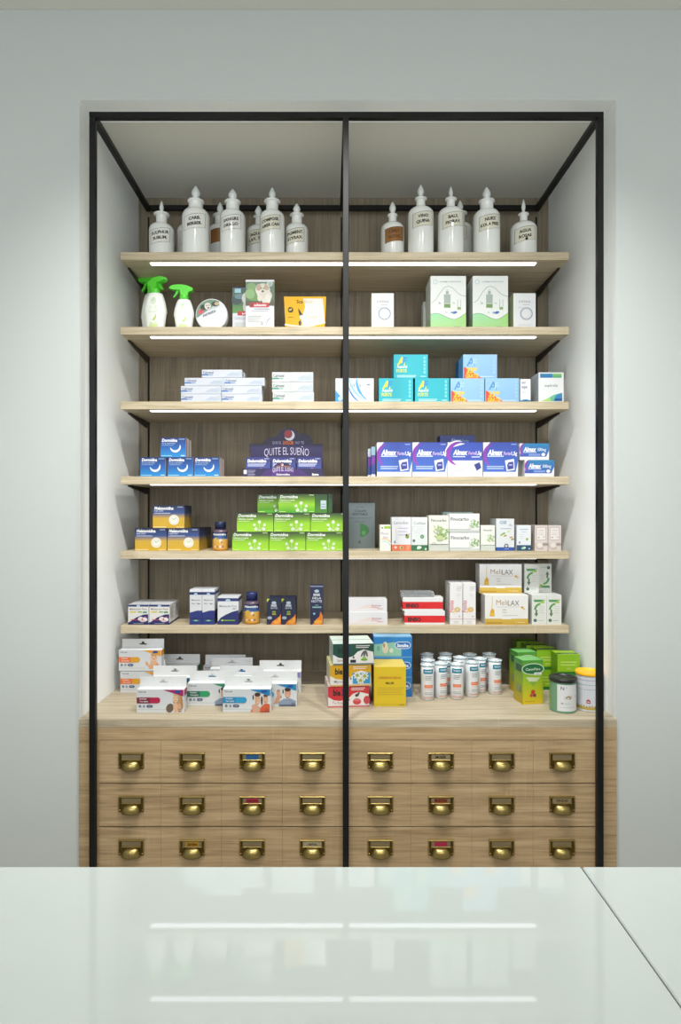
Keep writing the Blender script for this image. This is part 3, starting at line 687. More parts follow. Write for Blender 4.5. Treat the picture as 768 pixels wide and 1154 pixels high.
rowsd = ['at the bottom', 'second from the bottom', 'third from the bottom']
for r, (xa, xb) in enumerate(((204.2, 250.2), (204.0, 249.8), (208.2, 253.0))):
    put('calmb', xa, Y3, SHZ[2] + r * 0.0318, 'long white box with a blue bar, left column of the stack, ' + rowsd[r], GB)
    put('calmb', xb, Y3, SHZ[2] + r * 0.0318, 'long white box with a blue bar, right column of the stack, ' + rowsd[r], GB)
put('calmb', 227.6, Y3, SHZ[2] + 3 * 0.0318, 'single white box with a blue bar topping the two column stack, front one', GB)
for r in range(3): put('calmb', 251.5 + r * 0.5, Y3 + 0.056, SHZ[2] + r * 0.0318, 'long white box behind the right column of the blue-barred stack, ' + rowsd[r], GB)
for r in range(3): put('calmb', 208.5, Y3 + 0.056, SHZ[2] + r * 0.0318, 'long white box behind the left column of the blue-barred stack, ' + rowsd[r], GB)
put('calmb', 231.5, Y3 + 0.056, SHZ[2] + 3 * 0.0318, 'single long white box behind the topmost blue-barred box', GB)
for r in range(3): put('calmg', (307.6, 306.8, 306.8)[r], Y3, SHZ[2] + r * 0.0392, 'long white box with a green bar, ' + ['bottom', 'middle', 'top'][r] + ' of the stack of three', 'green-barred white ointment boxes')
def d_ofta(p):
    p.text('OFTA', 0.38, 0.62, 0.15, '#74828f', 'l', -0.01, maxw=0.3); p.text('lent', 0.55, 0.46, 0.08, '#94a0ac', 'l', maxw=0.2); p.rect(0.82, 0.7, 0.9, 0.76, '#7f8c9c')
    p.arc(1.2, 0.95, 1.05, 0.1, 175, 235, '#4aa6e0', 20, True); p.arc(1.1, 1.15, 1.2, 0.08, 185, 240, '#8cc8ec', 20, True); p.arc(0.9, 0.8, 0.9, 0.06, 190, 240, '#2a7cc4', 20, True)
    p.poly([(0.0, 0.0), (0.0, 0.5), (0.1, 0.3), (0.22, 0.0)], '#3a9adc'); p.ell(0.12, 0.14, 0.09, 0.09, '#bfe0f4'); p.lines(0.5, 0.3, 0.4, 2, 0.08, 0.02, '#ccd4dc')
kind('ofta', 'eye_wipe_carton', 'medicine box', 0.1500, 0.0930, 0.06, '#dadee2', {'F': d_ofta})
put('ofta', 378.3, Y3, SHZ[2], 'white box with blue swooshes standing behind the central post')
def d_AF(p):
    p.text('A', 0.09, 0.56, 0.32, '#d8e03a', 'l', 0.03, 0.12); p.text('F', 0.25, 0.6, 0.28, '#2a8fd0', 'l', 0.03, 0.12)
    p.text('Aquoral', 0.09, 0.44, 0.1, '#ffffff', 'l', 0.02, maxw=0.3); p.text('FORTE', 0.08, 0.25, 0.13, '#d6dc46', 'l', 0.03, maxw=0.3)
    p.lines(0.1, 0.1, 0.55, 2, 0.06, 0.03, '#bfeaf0', 0.1); p.rect(0.78, 0.06, 0.94, 0.1, '#a6e2ea')
    for i in range(5): p.rect(0.87, 0.2 + i * 0.15, 0.93, 0.31 + i * 0.15, '#7fdde4')
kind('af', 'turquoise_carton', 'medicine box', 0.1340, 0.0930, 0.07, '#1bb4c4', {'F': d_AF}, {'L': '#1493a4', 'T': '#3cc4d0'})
GA = 'turquoise eye drop boxes'
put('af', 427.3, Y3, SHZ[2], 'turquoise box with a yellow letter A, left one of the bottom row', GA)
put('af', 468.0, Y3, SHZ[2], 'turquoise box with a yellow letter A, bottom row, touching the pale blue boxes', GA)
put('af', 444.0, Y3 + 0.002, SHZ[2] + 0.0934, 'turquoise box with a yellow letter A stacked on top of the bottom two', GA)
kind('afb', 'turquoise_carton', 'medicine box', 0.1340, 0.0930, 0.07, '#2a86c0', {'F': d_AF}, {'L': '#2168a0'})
put('afb', 517.5, Y3 + 0.075, SHZ[2] + 0.0934, 'darker blue box on the upper level behind the topmost pale blue box', GA)
for k_, xx in enumerate((429.0, 468.5, 508.5, 546.5)):
    put('af', xx, Y3 + 0.075, SHZ[2], 'turquoise box in the second row behind the ' + ('left turquoise', 'right turquoise', 'left pale blue', 'right pale blue')[k_], GA)
def d_33(p):
    p.rect(0, 0, 1, 1, '#8cbce6', '#9ccaee'); p.text('A', 0.1, 0.52, 0.34, '#3f8fd0', 'l', 0.0, 0.1); p.text('F', 0.27, 0.52, 0.3, '#b4d8f0', 'l', 0.0, 0.1)
    p.poly([(0.02, 0.0), (0.02, 0.5), (0.55, 0.0)], '#e8452e'); p.text('33%', 0.1, 0.22, 0.22, '#f8d020', 'l', 0.035, 0.0, maxw=0.34); p.text('GRATIS', 0.07, 0.03, 0.15, '#f8d020', 'l', 0.03, maxw=0.38)
    p.lines(0.5, 0.06, 0.42, 1, 0.06, 0.03, '#cfe6f6', 0.1)
    for i in range(5): p.rect(0.88, 0.2 + i * 0.15, 0.94, 0.31 + i * 0.15, '#a9cfe8')
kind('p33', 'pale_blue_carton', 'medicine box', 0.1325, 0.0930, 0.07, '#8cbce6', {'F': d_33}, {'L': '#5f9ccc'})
GP = 'pale blue boxes with a red corner'
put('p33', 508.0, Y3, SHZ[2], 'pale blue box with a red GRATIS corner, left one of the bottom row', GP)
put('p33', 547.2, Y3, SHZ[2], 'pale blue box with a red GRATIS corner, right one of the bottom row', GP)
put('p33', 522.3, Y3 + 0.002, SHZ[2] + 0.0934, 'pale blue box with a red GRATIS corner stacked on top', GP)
def d_wops(p):
    p.text('W/', 0.12, 0.78, 0.1, '#2a4a80', 'l', 0.0, maxw=0.4); p.text('ops', 0.12, 0.6, 0.12, '#2a5a90', 'l', 0.01, maxw=0.7); p.lines(0.15, 0.45, 0.5, 2, 0.06, 0.015, '#a9c0d4')
    p.rect(0, 0, 1, 0.08, '#1c4f8c'); p.arc(0.5, -0.3, 0.4, 0.05, 60, 120, '#3a9ac4', 10)
kind('wops', 'white_blue_carton', 'medicine box', 0.0405, 0.0905, 0.04, '#eef1f4', {'F': d_wops})
put('wops', 586.8, Y3, SHZ[2], 'narrow white box with dark blue base between pale blue and white boxes')
def d_euph(p):
    p.rect(0.06, 0.82, 0.92, 0.96, '#1f6fb0', '#2a86b8'); p.rect(0.55, 0.82, 0.92, 0.96, '#4aa87c', '#8cc46a'); p.text('euphralia', 0.5, 0.52, 0.085, '#6c757b', 'c', 0.0, maxw=0.82)
    p.poly([(0.1, 0.03), (0.94, 0.03), (0.94, 0.32), (0.6, 0.24), (0.3, 0.1)], '#6cc09a'); p.poly([(0.1, 0.03), (0.5, 0.03), (0.45, 0.16), (0.3, 0.1)], '#a6d878'); p.poly([(0.58, 0.03), (0.94, 0.03), (0.94, 0.3), (0.7, 0.24)], '#2a86c0'); p.rect(0.65, 0.05, 0.93, 0.12, '#0f4a84')
def d_dots(p):
    for i in range(7):
        for j in range(4): p.ell(0.18 + j * 0.2, 0.12 + i * 0.12, 0.018, 0.026, '#8c949c', 8)
kind('euph', 'white_carton', 'medicine box', 0.0982, 0.1160, 0.09, '#eef0f1', {'F': d_euph, 'L': d_dots}, {'L': '#ccd2d6'})
put('euph', 607.4, Y3, SHZ[2], 'white box with blue and green bands at the right end, side dotted with print')

# ================================================================== fourth shelf
Y4 = 2.43
def d_dorm(p):
    p.rect(0, 0, 1, 0.5, '#1b96dc', '#1560b4'); p.rect(0, 0.5, 1, 1, '#1560b4', '#142a6e')
    p.text('Dormidina', 0.06, 0.79, 0.15, '#ffffff', 'l', 0.025, 0.15, maxw=0.6); p.text('25 mg comprimidos', 0.06, 0.68, 0.06, '#cfe0f4', 'l', 0.0, maxw=0.52); p.lines(0.06, 0.6, 0.45, 1, 0.05, 0.02, '#a9c8ec')
    p.arc(0.58, 0.55, 0.255, 0.115, 190, 380, '#f4f8fb', 20, True); p.rect(0.72, 0.9, 0.95, 0.94, '#8fb4e0'); p.rect(0.03, 0.05, 0.45, 0.09, '#9cd4f4'); p.rect(0.8, 0.05, 0.96, 0.1, '#bfe4f8')
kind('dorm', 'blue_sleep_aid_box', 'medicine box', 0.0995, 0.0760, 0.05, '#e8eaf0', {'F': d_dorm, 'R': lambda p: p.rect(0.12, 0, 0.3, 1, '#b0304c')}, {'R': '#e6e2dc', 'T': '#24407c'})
GD = 'blue boxes with a white moon'
for nm, xx in (('left one of the bottom three', 158.2), ('middle one of the bottom three', 189.0), ('right one of the bottom three', 218.7)):
    put('dorm', xx, Y4, SHZ[3], 'blue box with a white crescent moon, ' + nm, GD)
put('dorm', 181.0, Y4, SHZ[3] + 0.0764, 'blue box with a white crescent moon, on top of the bottom three', GD)
put('dorm', 222.0, Y4 + 0.052, SHZ[3], 'blue box with a crescent moon, behind the right one of the bottom three', GD)
put('dorm', 184.6, Y4 + 0.052, SHZ[3] + 0.0764, 'blue box with a crescent moon, behind the one on top', GD)
put('dorm', 190.0, Y4 + 0.052, SHZ[3], 'blue box with a crescent moon, behind the middle one of the bottom three', GD)
# counter display
e = empty('display_stand', (X(319.3, 2.42), 2.42, SHZ[3] + 0.0004), 'purple cardboard counter display with a cloud-shaped back card', 'display')
g = G(); w = 0.314; d = 0.105; hl = 0.032
g.cbox(-w / 2, w / 2, 0.001, d, 0, 0.002, '#2a2050'); g.cbox(-w / 2, -w / 2 + 0.002, 0.001, d, 0.0021, hl, '#2c2456'); g.cbox(w / 2 - 0.002, w / 2, 0.001, d, 0.0021, hl, '#2c2456')
bump = [(-w / 2, 0), (w / 2, 0), (w / 2, hl * 0.95), (0.065, hl)]
for i in range(11):
    a = PI * i / 10; bump.append((0.0 + 0.034 * math.cos(a) - 0.002, hl + 0.002 + 0.021 * math.sin(a)))
bump += [(-0.065, hl), (-w / 2, hl * 0.95)]
g.prism(bump, 0, 0.002, '#241c50'); p = P(g, lambda u, v, e2: (-w / 2 + u, -e2, v), w, hl)
p.poly([(0.22, 0.02), (0.82, 0.02), (0.72, 0.9), (0.3, 0.9)], '#42206c'); p.rect(0.36, 0.05, 0.64, 0.9, '#522880')
p.text('QUITE EL SUEÑO', 0.5, 0.55, 0.5, '#e6d9f2', 'c', -0.005, maxw=0.26, arch=0.1); p.text('Dolormidina', 0.5, 0.14, 0.22, '#ffffff', 'c', 0.02, maxw=0.22)
p.text('QUE EL DOLOR NO TE', 0.5, 1.16, 0.16, '#d88a5a', 'c', 0.01, maxw=0.17); p.ell(0.49, 1.42, 0.14, 0.14, '#f0e8f0'); p.ell(0.48, 1.47, 0.11, 0.11, '#d9604a')
p.rect(0.01, 0.3, 0.05, 0.8, '#dfe0ec'); p.lines(0.06, 0.72, 0.1, 5, 0.16, 0.06, '#a9a2c8'); p.text('Esteve', 0.86, 0.12, 0.26, '#ffffff', 'l', 0.03, maxw=0.08)
g.build('tray', M_PRINT, e)
g = G(); hc = 0.209; wb = 0.147; z1 = hc * 0.665
cl = [(-wb, 0.0), (wb + 0.001, 0.0), (wb + 0.001, z1), (0.103, z1)]
for cx_, cz_, r_, a0, a1 in ((0.062, z1 + 0.002, 0.045, 5, 85), (0.008, z1 + 0.020, 0.050, 20, 160), (-0.056, z1 - 0.008, 0.040, 82, 165)):
    for i in range(8): a = math.radians(a0 + (a1 - a0) * i / 7); cl.append((cx_ + r_ * math.cos(a), cz_ + r_ * math.sin(a) * 0.9))
cl += [(-wb, z1)]
cl += [(-wb, z1 - 0.0001), (-wb - 0.004, z1 - 0.0002), (-wb - 0.004, z1 - 0.034), (-wb, z1 - 0.036)]
g.prism(cl, 0, 0.002, '#171040')
p = P(g, lambda u, v, e2: (-wb + u, -e2, v), 2 * wb, hc)
p.poly([(0.01, 0.02), (0.99, 0.02), (0.99, 0.6), (0.6, 0.75), (0.01, 0.6)], '#20134e'); p.rect(0.01, 0.02, 0.99, 0.3, '#38207a', '#241656')
p.ell(0.54, 0.83, 0.1, 0.1, '#f0eef4'); p.ell(0.52, 0.86, 0.085, 0.085, '#171040'); p.ell(0.52, 0.86, 0.075, 0.075, '#a8333e')
p.text('QUE EL', 0.30, 0.665, 0.05, '#b9b0d6', 'l', 0.0, maxw=0.13); p.text('DOLOR', 0.45, 0.655, 0.065, '#e8742e', 'l', 0.04, maxw=0.15); p.text('NO TE', 0.62, 0.665, 0.05, '#b9b0d6', 'l', 0.0, maxw=0.12)
p.text('QUITE EL SUEÑO', 0.5, 0.425, 0.145, '#d4cce6', 'c', -0.014, maxw=0.62, arch=0.03); p.lines(0.36, 0.31, 0.3, 1, 0.02, 0.012, '#a79ccc', 0)
g.build('back_card', M_PRINT, e, (0.006, d + 0.002, 0.0))
def d_dolor(p):
    p.rect(0, 0, 1, 1, '#4a5cb0', '#2a2f78'); p.text('Dolormidina', 0.06, 0.72, 0.16, '#ffffff', 'l', 0.035, 0.1, maxw=0.78); p.lines(0.06, 0.6, 0.75, 2, 0.09, 0.05, '#ccd2ec', 0.2)
    p.ell(0.62, 0.28, 0.14, 0.14, '#e07a86'); p.ell(0.62, 0.28, 0.08, 0.08, '#f0a06a'); p.ell(0.86, 0.26, 0.04, 0.05, '#e8e6f4'); p.rect(0.75, 0.9, 0.95, 0.94, '#b4b8dc')
kind('dolor', 'pain_relief_box', 'medicine box', 0.0940, 0.0725, 0.045, '#39408c', {'F': d_dolor}, {'R': '#c9ccdc'})
for nm, xx in (('left', 277.6), ('middle', 306.2), ('right', 335.0)):
    put('dolor', xx, 2.4245, SHZ[3] + 0.0030, 'small violet box with a pink glow, ' + nm + ' of the three in the purple display tray', 'violet boxes in the display tray')
def d_alm(p):
    p.rect(0, 0.14, 1, 1, '#3f6fd0', '#3348a8'); p.poly([(1.0, 0.14), (1.0, 0.45), (0.93, 0.14)], '#f0f2f6'); p.poly([(0, 1), (0, 0.62), (0.1, 0.88), (0.2, 1)], '#e6e8f2')
    p.arc(0.4, 0.62, 0.37, 0.1, 110, 235, '#7a2aa0', 20, True, c2='#a03cc0')
    p.text('Almax', 0.12, 0.63, 0.15, '#ffffff', 'l', 0.035, 0.25, maxw=0.44); p.text('Forte', 0.58, 0.63, 0.1, '#e6c4ec', 'l', 0.01, 0.2, maxw=0.2); p.text('1,5g', 0.8, 0.63, 0.1, '#ffffff', 'l', 0.02, 0.1, maxw=0.17)
    p.rect(0.12, 0.58, 0.58, 0.61, '#dce4f6'); p.rect(0.1, 0.28, 0.6, 0.31, '#c4d4f2'); p.rect(0.1, 0.22, 0.58, 0.25, '#c4d4f2')
    p.poly([(0.67, 0.16), (0.9, 0.2), (0.88, 0.52), (0.62, 0.47)], '#eef0f6'); p.poly([(0.7, 0.2), (0.87, 0.23), (0.86, 0.44), (0.72, 0.42), (0.68, 0.34)], '#3a3c9a'); p.rect(0.73, 0.32, 0.83, 0.36, '#a9b4e0'); p.rect(0.8, 0.93, 0.95, 0.95, '#a9bce8')
    p.lines(0.04, 0.05, 0.5, 1, 0.05, 0.012, '#d0d4dc')
def d_alm2(p):
    p.rect(0, 0.47, 1, 1, '#3f5cc0', '#2f4ab0'); p.poly([(0, 1), (0, 0.55), (0.12, 0.85), (0.5, 0.96), (0.2, 1)], '#e6e8f2'); p.arc(0.34, 0.66, 0.33, 0.12, 80, 255, '#7a2aa0', 22, True, c2='#a83cc4'); p.arc(0.3, 0.66, 0.38, 0.04, 70, 190, '#f4f4fa', 18, True)
    p.text('Almax', 0.15, 0.64, 0.14, '#ffffff', 'l', 0.035, 0.25, maxw=0.42); p.text('Forte', 0.59, 0.64, 0.1, '#e6b4e4', 'l', 0.01, 0.2, maxw=0.2); p.text('1,5g', 0.8, 0.64, 0.1, '#ffffff', 'l', 0.02, 0.1, maxw=0.17)
    p.rect(0.15, 0.57, 0.5, 0.6, '#dce4f6'); p.rect(0.68, 0.56, 0.92, 0.59, '#dce4f6')
    p.poly([(0.72, 0.36), (0.92, 0.46), (0.99, 0.24), (0.82, 0.12)], '#dfe4f0'); p.poly([(0.75, 0.35), (0.91, 0.42), (0.96, 0.26), (0.83, 0.17)], '#33388a'); p.lines(0.08, 0.2, 0.45, 2, 0.05, 0.012, '#cfd3da')
kind('alm', 'antacid_box', 'medicine box', 0.1365, 0.1340, 0.075, '#f0f1f4', {'F': d_alm}, {'T': '#dfe2f0'})
kind('alm2', 'antacid_box', 'medicine box', 0.1365, 0.1340, 0.075, '#f0f1f4', {'F': d_alm2}, {'T': '#dfe2f0'})
GAx = 'blue and purple antacid boxes'
put('alm', 425.2, Y4, SHZ[3], 'blue box with a purple arc and a sachet picture, leftmost of four large ones', GAx)
put('alm', 465.2, Y4, SHZ[3], 'blue box with a purple arc and a sachet picture, second of four large ones', GAx)
put('alm2', 505.0, Y4, SHZ[3], 'box with a blue upper half and white lower half, third of four large ones', GAx)
put('alm', 545.0, Y4, SHZ[3], 'blue box with a purple arc and a sachet picture, rightmost of four large ones', GAx)
put('alm', 497.0, 2.53, SHZ[3], 'large antacid box in the back row, hidden behind the second and third', GAx)
def d_blk(p): p.rect(0, 0, 1, 1, '#1c3c8c', '#1a2c70'); p.text('Almax', 0.3, 0.3, 0.4, '#8fa4d4', 'l', 0.02, 0.2, maxw=0.3); p.text('Forte', 0.62, 0.3, 0.3, '#7f94c8', 'l', 0.0, 0.2, maxw=0.2)
kind('blk', 'antacid_box', 'medicine box', 0.143, 0.0405, 0.07, '#1f4088', {'F': d_blk})
put('blk', 496.2, 2.535, SHZ[3] + 0.1345, 'dark blue box lying on top of the back row behind the large antacid boxes', GAx)
def d_alms(p):
    p.rect(0, 0.2, 1, 1, '#2f56b8', '#2a86b8'); p.poly([(1.0, 0.2), (1.0, 0.6), (0.9, 0.2)], '#f0f2f6'); p.poly([(0, 1), (0, 0.3), (0.05, 0.7), (0.14, 1)], '#e6e8f2'); p.arc(0.27, 0.62, 0.42, 0.13, 110, 235, '#7a2aa0', 18, True, c2='#a03cc0')
    p.text('Almax', 0.12, 0.52, 0.25, '#ffffff', 'l', 0.035, 0.25, maxw=0.44); p.text('500mg', 0.6, 0.54, 0.18, '#e6f0f8', 'l', 0.01, 0.15, maxw=0.3); p.rect(0.12, 0.44, 0.56, 0.48, '#dce4f6')
    p.rect(0.3, 0.25, 0.7, 0.38, '#7f9cdc'); p.ell(0.8, 0.33, 0.12, 0.1, '#eef2f8'); p.lines(0.5, 0.08, 0.1, 1, 0.05, 0.03, '#b4bcd0')
kind('alms', 'antacid_box', 'medicine box', 0.1150, 0.0650, 0.05, '#f0f1f4', {'F': d_alms})
put('alms', 591.8, Y4, SHZ[3], 'small blue and purple box at the right end, lower one of two', 'small antacid boxes')
put('alms', 586.2, Y4 + 0.004, SHZ[3] + 0.0654, 'small blue and purple box at the right end, upper one of two', 'small antacid boxes')
kind('almp', 'antacid_box', 'medicine box', 0.030, 0.065, 0.05, '#e8e6ea')
put('almp', 585.6, Y4 + 0.056, SHZ[3], 'plain pale box end tucked behind the lower small antacid box', 'small antacid boxes')
for i, (xx, yy, hh) in enumerate(((418.7, 2.44, 0.118), (414.8, 2.47, 0.113))):
    g = G(); g.cbox(-0.0078, 0.0078, 0, 0.075, 0, hh, '#28428c', b=0.001, cols={'T': '#dfe4ee'})
    p = P(g, lambda u, v, e2: (-0.0078 + u, -e2, v), 0.0156, hh); p.rect(0, 0.72, 1, 1, '#8fb4c8' if i == 0 else '#c4cdd8'); p.ell(0.5, 0.55, 0.06, 0.17, '#7a2aa0'); p.rect(0, 0, 1, 0.08, '#e6e8f0')
    tag(g.build('sachet_box', M_PRINT, None, (X(xx, yy) + 0.0078, yy, SHZ[3] + 0.0004)), 'narrow blue and purple box end left of the large antacid boxes, ' + ('nearer' if i == 0 else 'further') + ' one of two', 'medicine box', 'narrow antacid box ends')

# ================================================================== fifth shelf
Y5 = 2.43
def d_mela(p):
    p.rect(0, 0, 1, 0.45, '#dcb01c', '#d6ac34'); p.rect(0, 0.45, 1, 0.66, '#c9a24a', '#33528c'); p.rect(0, 0.66, 1, 1, '#2c4c90', '#121a3c')
    p.text('Melatomidina', 0.05, 0.81, 0.13, '#ffffff', 'l', 0.025, 0.15, maxw=0.6); p.text('triple accion', 0.05, 0.73, 0.055, '#e4e8f4', 'l', 0.01, maxw=0.44); p.lines(0.05, 0.64, 0.5, 1, 0.05, 0.03, '#c4cce0', 0)
    p.ell(0.67, 0.36, 0.225, 0.225, '#f4f1e4', 24); p.arc(0.67, 0.36, 0.17, 0.016, 0, 360, '#c9c6b4', 24); p.line([(0.61, 0.44), (0.67, 0.36), (0.74, 0.46)], 0.02, '#8f9a94')
    p.rect(0.02, 0.02, 0.42, 0.07, '#f0d89a'); p.rect(0.75, 0.02, 0.97, 0.06, '#f0d89a'); p.rect(0.78, 0.9, 0.95, 0.95, '#8a94b4')
def d_melaR(p): p.rect(0, 0, 1, 0.45, '#d0a418', '#c09a30'); p.rect(0, 0.45, 1, 0.66, '#b08a40', '#2a4478'); p.rect(0, 0.66, 1, 1, '#24407c', '#0e1430'); p.rect(0.1, 0, 0.2, 1, '#c9b67a', '#30406c')
kind('mel', 'yellow_blue_box', 'medicine box', 0.1238, 0.0885, 0.060, '#20305c', {'F': d_mela, 'R': d_melaR, 'L': d_melaR}, {'T': '#141c40'})
GM = 'yellow and navy boxes with a white clock'
put('mel', 152.3, Y5, SHZ[4], 'yellow and navy box with a white clock, front left one of the bottom row', GM)
put('mel', 188.8, Y5, SHZ[4], 'yellow and navy box with a white clock, front right one of the bottom row', GM)
for k_ in (1, 2, 3): put('mel', 188.8, Y5, SHZ[4], 'yellow and navy box in the right bottom row, %s behind the front one' % ('first', 'second', 'third')[k_ - 1], GM, x=X(188.8, Y5) + 0.0619 + 0.0, ).location.y += 0.0625 * k_
put('mel', 152.3, Y5, SHZ[4], 'yellow and navy box behind the front left one of the bottom row', GM, x=X(152.3, Y5) + 0.0619).location.y += 0.0625
put('mel', 172.4, Y5, SHZ[4] + 0.0889, 'yellow and navy box with a white clock, on top in front', GM)
put('mel', 172.4, Y5, SHZ[4] + 0.0889, 'yellow and navy box on top, directly behind the front upper one', GM, x=X(172.4, Y5) + 0.0619).location.y += 0.0625
def pbottle(px, Y, zb, hw, h, label, cap, body0, body1, txt, seed=0):
    r = hw * Y / FPX
    e = empty('vitamin_bottle', (X(px, Y), Y, zb + 0.0004), label, 'bottle', 'gummy bottles')
    g = G(); hb = h * 0.74
    g.lathe([(r * 0.9, 0), (r, 0.004), (r, hb * 0.86), (r * 0.93, hb * 0.94), (r * 0.7, hb)], 32, '#2a3050', colf=lambda a, b, i: mix('#d9952c', '#3a3c60', min(1, a / hb)))
    fn = lambda u, v, e2: ((r + 0.0003 + e2) * math.sin((u - r * 1.3) / r), -(r + 0.0003 + e2) * math.cos((u - r * 1.3) / r), hb * 0.08 + v)
    p = P(g, fn, 2.6 * r, hb * 0.78)
    p.rect(0, 0, 1, 0.6, '#e0a43c', '#dfae58', seg=10); p.rect(0, 0.6, 1, 1, '#3f68a8', '#18224c', seg=10)
    p.text(txt, 0.5, 0.82, 0.12, '#ffffff', 'c', 0.02, 0.1, maxw=0.72); p.lines(0.2, 0.74, 0.5, 1, 0.04, 0.025, '#c4d0e8', 0)
    p.arc(0.38, 0.5, 0.16, 0.09, 60, 280, '#f2c440', 12, True); p.ell(0.58, 0.5, 0.08, 0.1, '#f0e2c0'); p.ell(0.62, 0.42, 0.05, 0.06, '#b4503c')
    for k_ in range(4): p.ell(0.3 + 0.13 * k_, 0.14, 0.05, 0.06, ['#e8d8c4', '#c96a4a', '#e8e2d4', '#7a6a9a'][k_])
    g.build('bottle', M_GLOSS, e)
    g = G(); rc = r * 0.72
    g.lathe([(rc, hb + 0.0005), (rc, h - 0.003), (rc * 0.94, h), (rc * 0.5, h + 0.0002)], 32, cap); g.build('cap', M_PLAST, e)
pbottle(248.5, 2.455, SHZ[4], 8.6, 0.1135, 'small amber and navy vitamin bottle with navy cap between yellow and lime green boxes', '#1c2444', 0, 0, 'Melatomidina')
def d_grn(dark='#1d2c20', mid='#8fc81e', lo='#a2dc1c'):
    def f(p):
        p.rect(0, 0, 1, 0.45, lo, '#94d018'); p.rect(0, 0.45, 1, 0.74, '#94d018', mix('#94d018', dark, 0.62)); p.rect(0, 0.74, 1, 1, mix('#94d018', dark, 0.62), dark)
        p.text('Dormidina', 0.04, 0.78, 0.15, '#ffffff', 'l', 0.015, 0.2, maxw=0.5); p.text('Valeriana y Lupulo', 0.03, 0.64, 0.075, '#f0f6e0', 'l', 0.015, maxw=0.42); p.lines(0.04, 0.55, 0.3, 1, 0.05, 0.025, '#d6ecb0')
        for a, b, c in ((0.62, 0.52, 0.10), (0.48, 0.36, 0.085), (0.76, 0.36, 0.085), (0.52, 0.14, 0.10), (0.74, 0.14, 0.10)):
            for q in range(5): t_ = q * 2 * PI / 5 + 0.3; p.ell(a + 0.42 * c * math.cos(t_) * p.h / p.w * 1.0, b + 0.42 * c * math.sin(t_) * 1.0 * 1.0, c * 0.5, c * 0.5, '#eef4e0', 7)
            p.ell(a, b, c * 0.34, c * 0.34, '#b8dc70', 7)
        for a, b in ((0.48, 0.36), (0.76, 0.36), (0.62, 0.52), (0.52, 0.14), (0.74, 0.14)): p.line([(0.62, 0.04), (a, b)], 0.018, '#e4f0d0')
        p.rect(0.84, 0.92, 0.97, 0.96, '#c4dc9c'); p.rect(0.03, 0.04, 0.2, 0.08, '#cfee7c'); p.rect(0.84, 0.05, 0.97, 0.09, '#cfee7c')
    return f
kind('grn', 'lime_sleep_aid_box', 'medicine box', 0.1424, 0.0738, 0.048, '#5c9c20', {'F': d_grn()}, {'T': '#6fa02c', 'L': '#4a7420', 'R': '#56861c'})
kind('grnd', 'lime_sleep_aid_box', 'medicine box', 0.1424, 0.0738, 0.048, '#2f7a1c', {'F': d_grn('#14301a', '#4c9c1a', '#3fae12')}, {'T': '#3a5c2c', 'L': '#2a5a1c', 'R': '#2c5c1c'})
GG = 'lime green boxes with white flowers'
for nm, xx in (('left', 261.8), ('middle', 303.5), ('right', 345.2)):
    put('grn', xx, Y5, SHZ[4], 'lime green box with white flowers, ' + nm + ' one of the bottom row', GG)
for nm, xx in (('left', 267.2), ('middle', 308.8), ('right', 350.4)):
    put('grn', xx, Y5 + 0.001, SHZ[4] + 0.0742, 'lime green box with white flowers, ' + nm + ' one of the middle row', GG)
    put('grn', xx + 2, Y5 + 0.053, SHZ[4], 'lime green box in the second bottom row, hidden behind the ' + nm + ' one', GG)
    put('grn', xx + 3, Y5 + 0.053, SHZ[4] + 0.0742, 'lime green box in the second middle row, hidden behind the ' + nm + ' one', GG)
put('grnd', 314.2, Y5 + 0.004, SHZ[4] + 0.1484, 'darker green box with white flowers on the top row, the front one', GG)
put('grnd', 290.5, Y5 + 0.055, SHZ[4] + 0.1484, 'darker green box with white flowers on the top row, partly hidden behind the front one', GG)
def d_end(p): p.rect(0, 0, 1, 1, '#4a8a22', '#1c3c20'); p.rect(0.45, 0.2, 0.9, 0.66, '#c4d4dc'); p.rect(0.5, 0.3, 0.85, 0.34, '#5a7c8c'); p.rect(0.5, 0.44, 0.85, 0.47, '#5a7c8c')
kind('grne', 'lime_sleep_aid_box', 'medicine box', 0.048, 0.0738, 0.142, '#3a7a20', {'F': d_end}, {'T': '#3a5c2c', 'R': '#1e4420'})
put('grne', 355.4, Y5 + 0.006, SHZ[4] + 0.1484, 'green box turned end on with a white barcode, right end of top row', GG)
kind('grns', 'lime_sleep_aid_box', 'medicine box', 0.018, 0.0738, 0.10, '#245024', {'F': lambda p: p.rect(0.15, 0, 0.4, 1, '#3a6c2c', '#20402a')})
put('grns', 369.6, Y5 + 0.02, SHZ[4] + 0.1484, 'narrow dark green box end at the far right, next to the barcode box', GG)
# leaflet stand, Lenodiar & co
def d_colon(p):
    p.rect(0, 0, 1, 1, '#8c9c9e', '#9aa8ac'); p.text('TODO SOBRE EL', 0.5, 0.9, 0.018, '#4c5c60', 'c', maxw=0.3); p.text('COLON', 0.5, 0.8, 0.05, '#3c4c50', 'c', 0.01, maxw=0.5); p.text('IRRITABLE', 0.5, 0.73, 0.05, '#3c4c50', 'c', 0.01, maxw=0.62)
    p.lines(0.12, 0.66, 0.76, 1, 0.03, 0.012, '#65767a', 0); p.lines(0.3, 0.6, 0.4, 2, 0.03, 0.008, '#70827f')
    p.poly([(0.5 + 0.3 * math.sin(a) , 0.4 + 0.15 * math.cos(a)) for a in [PI * i / 14 for i in range(15)]], '#4a9c50'); p.ell(0.62, 0.34, 0.05, 0.05, '#6fb86a'); p.line([(0.5, 0.26), (0.5, 0.54)], 0.006, '#7f9c8c')
    p.ell(0.48, 0.15, 0.015, 0.02, '#2c3c3c'); p.text('Aboca', 0.42, 0.11, 0.025, '#2c3c3c', 'l', 0.0, 0.2, maxw=0.2)
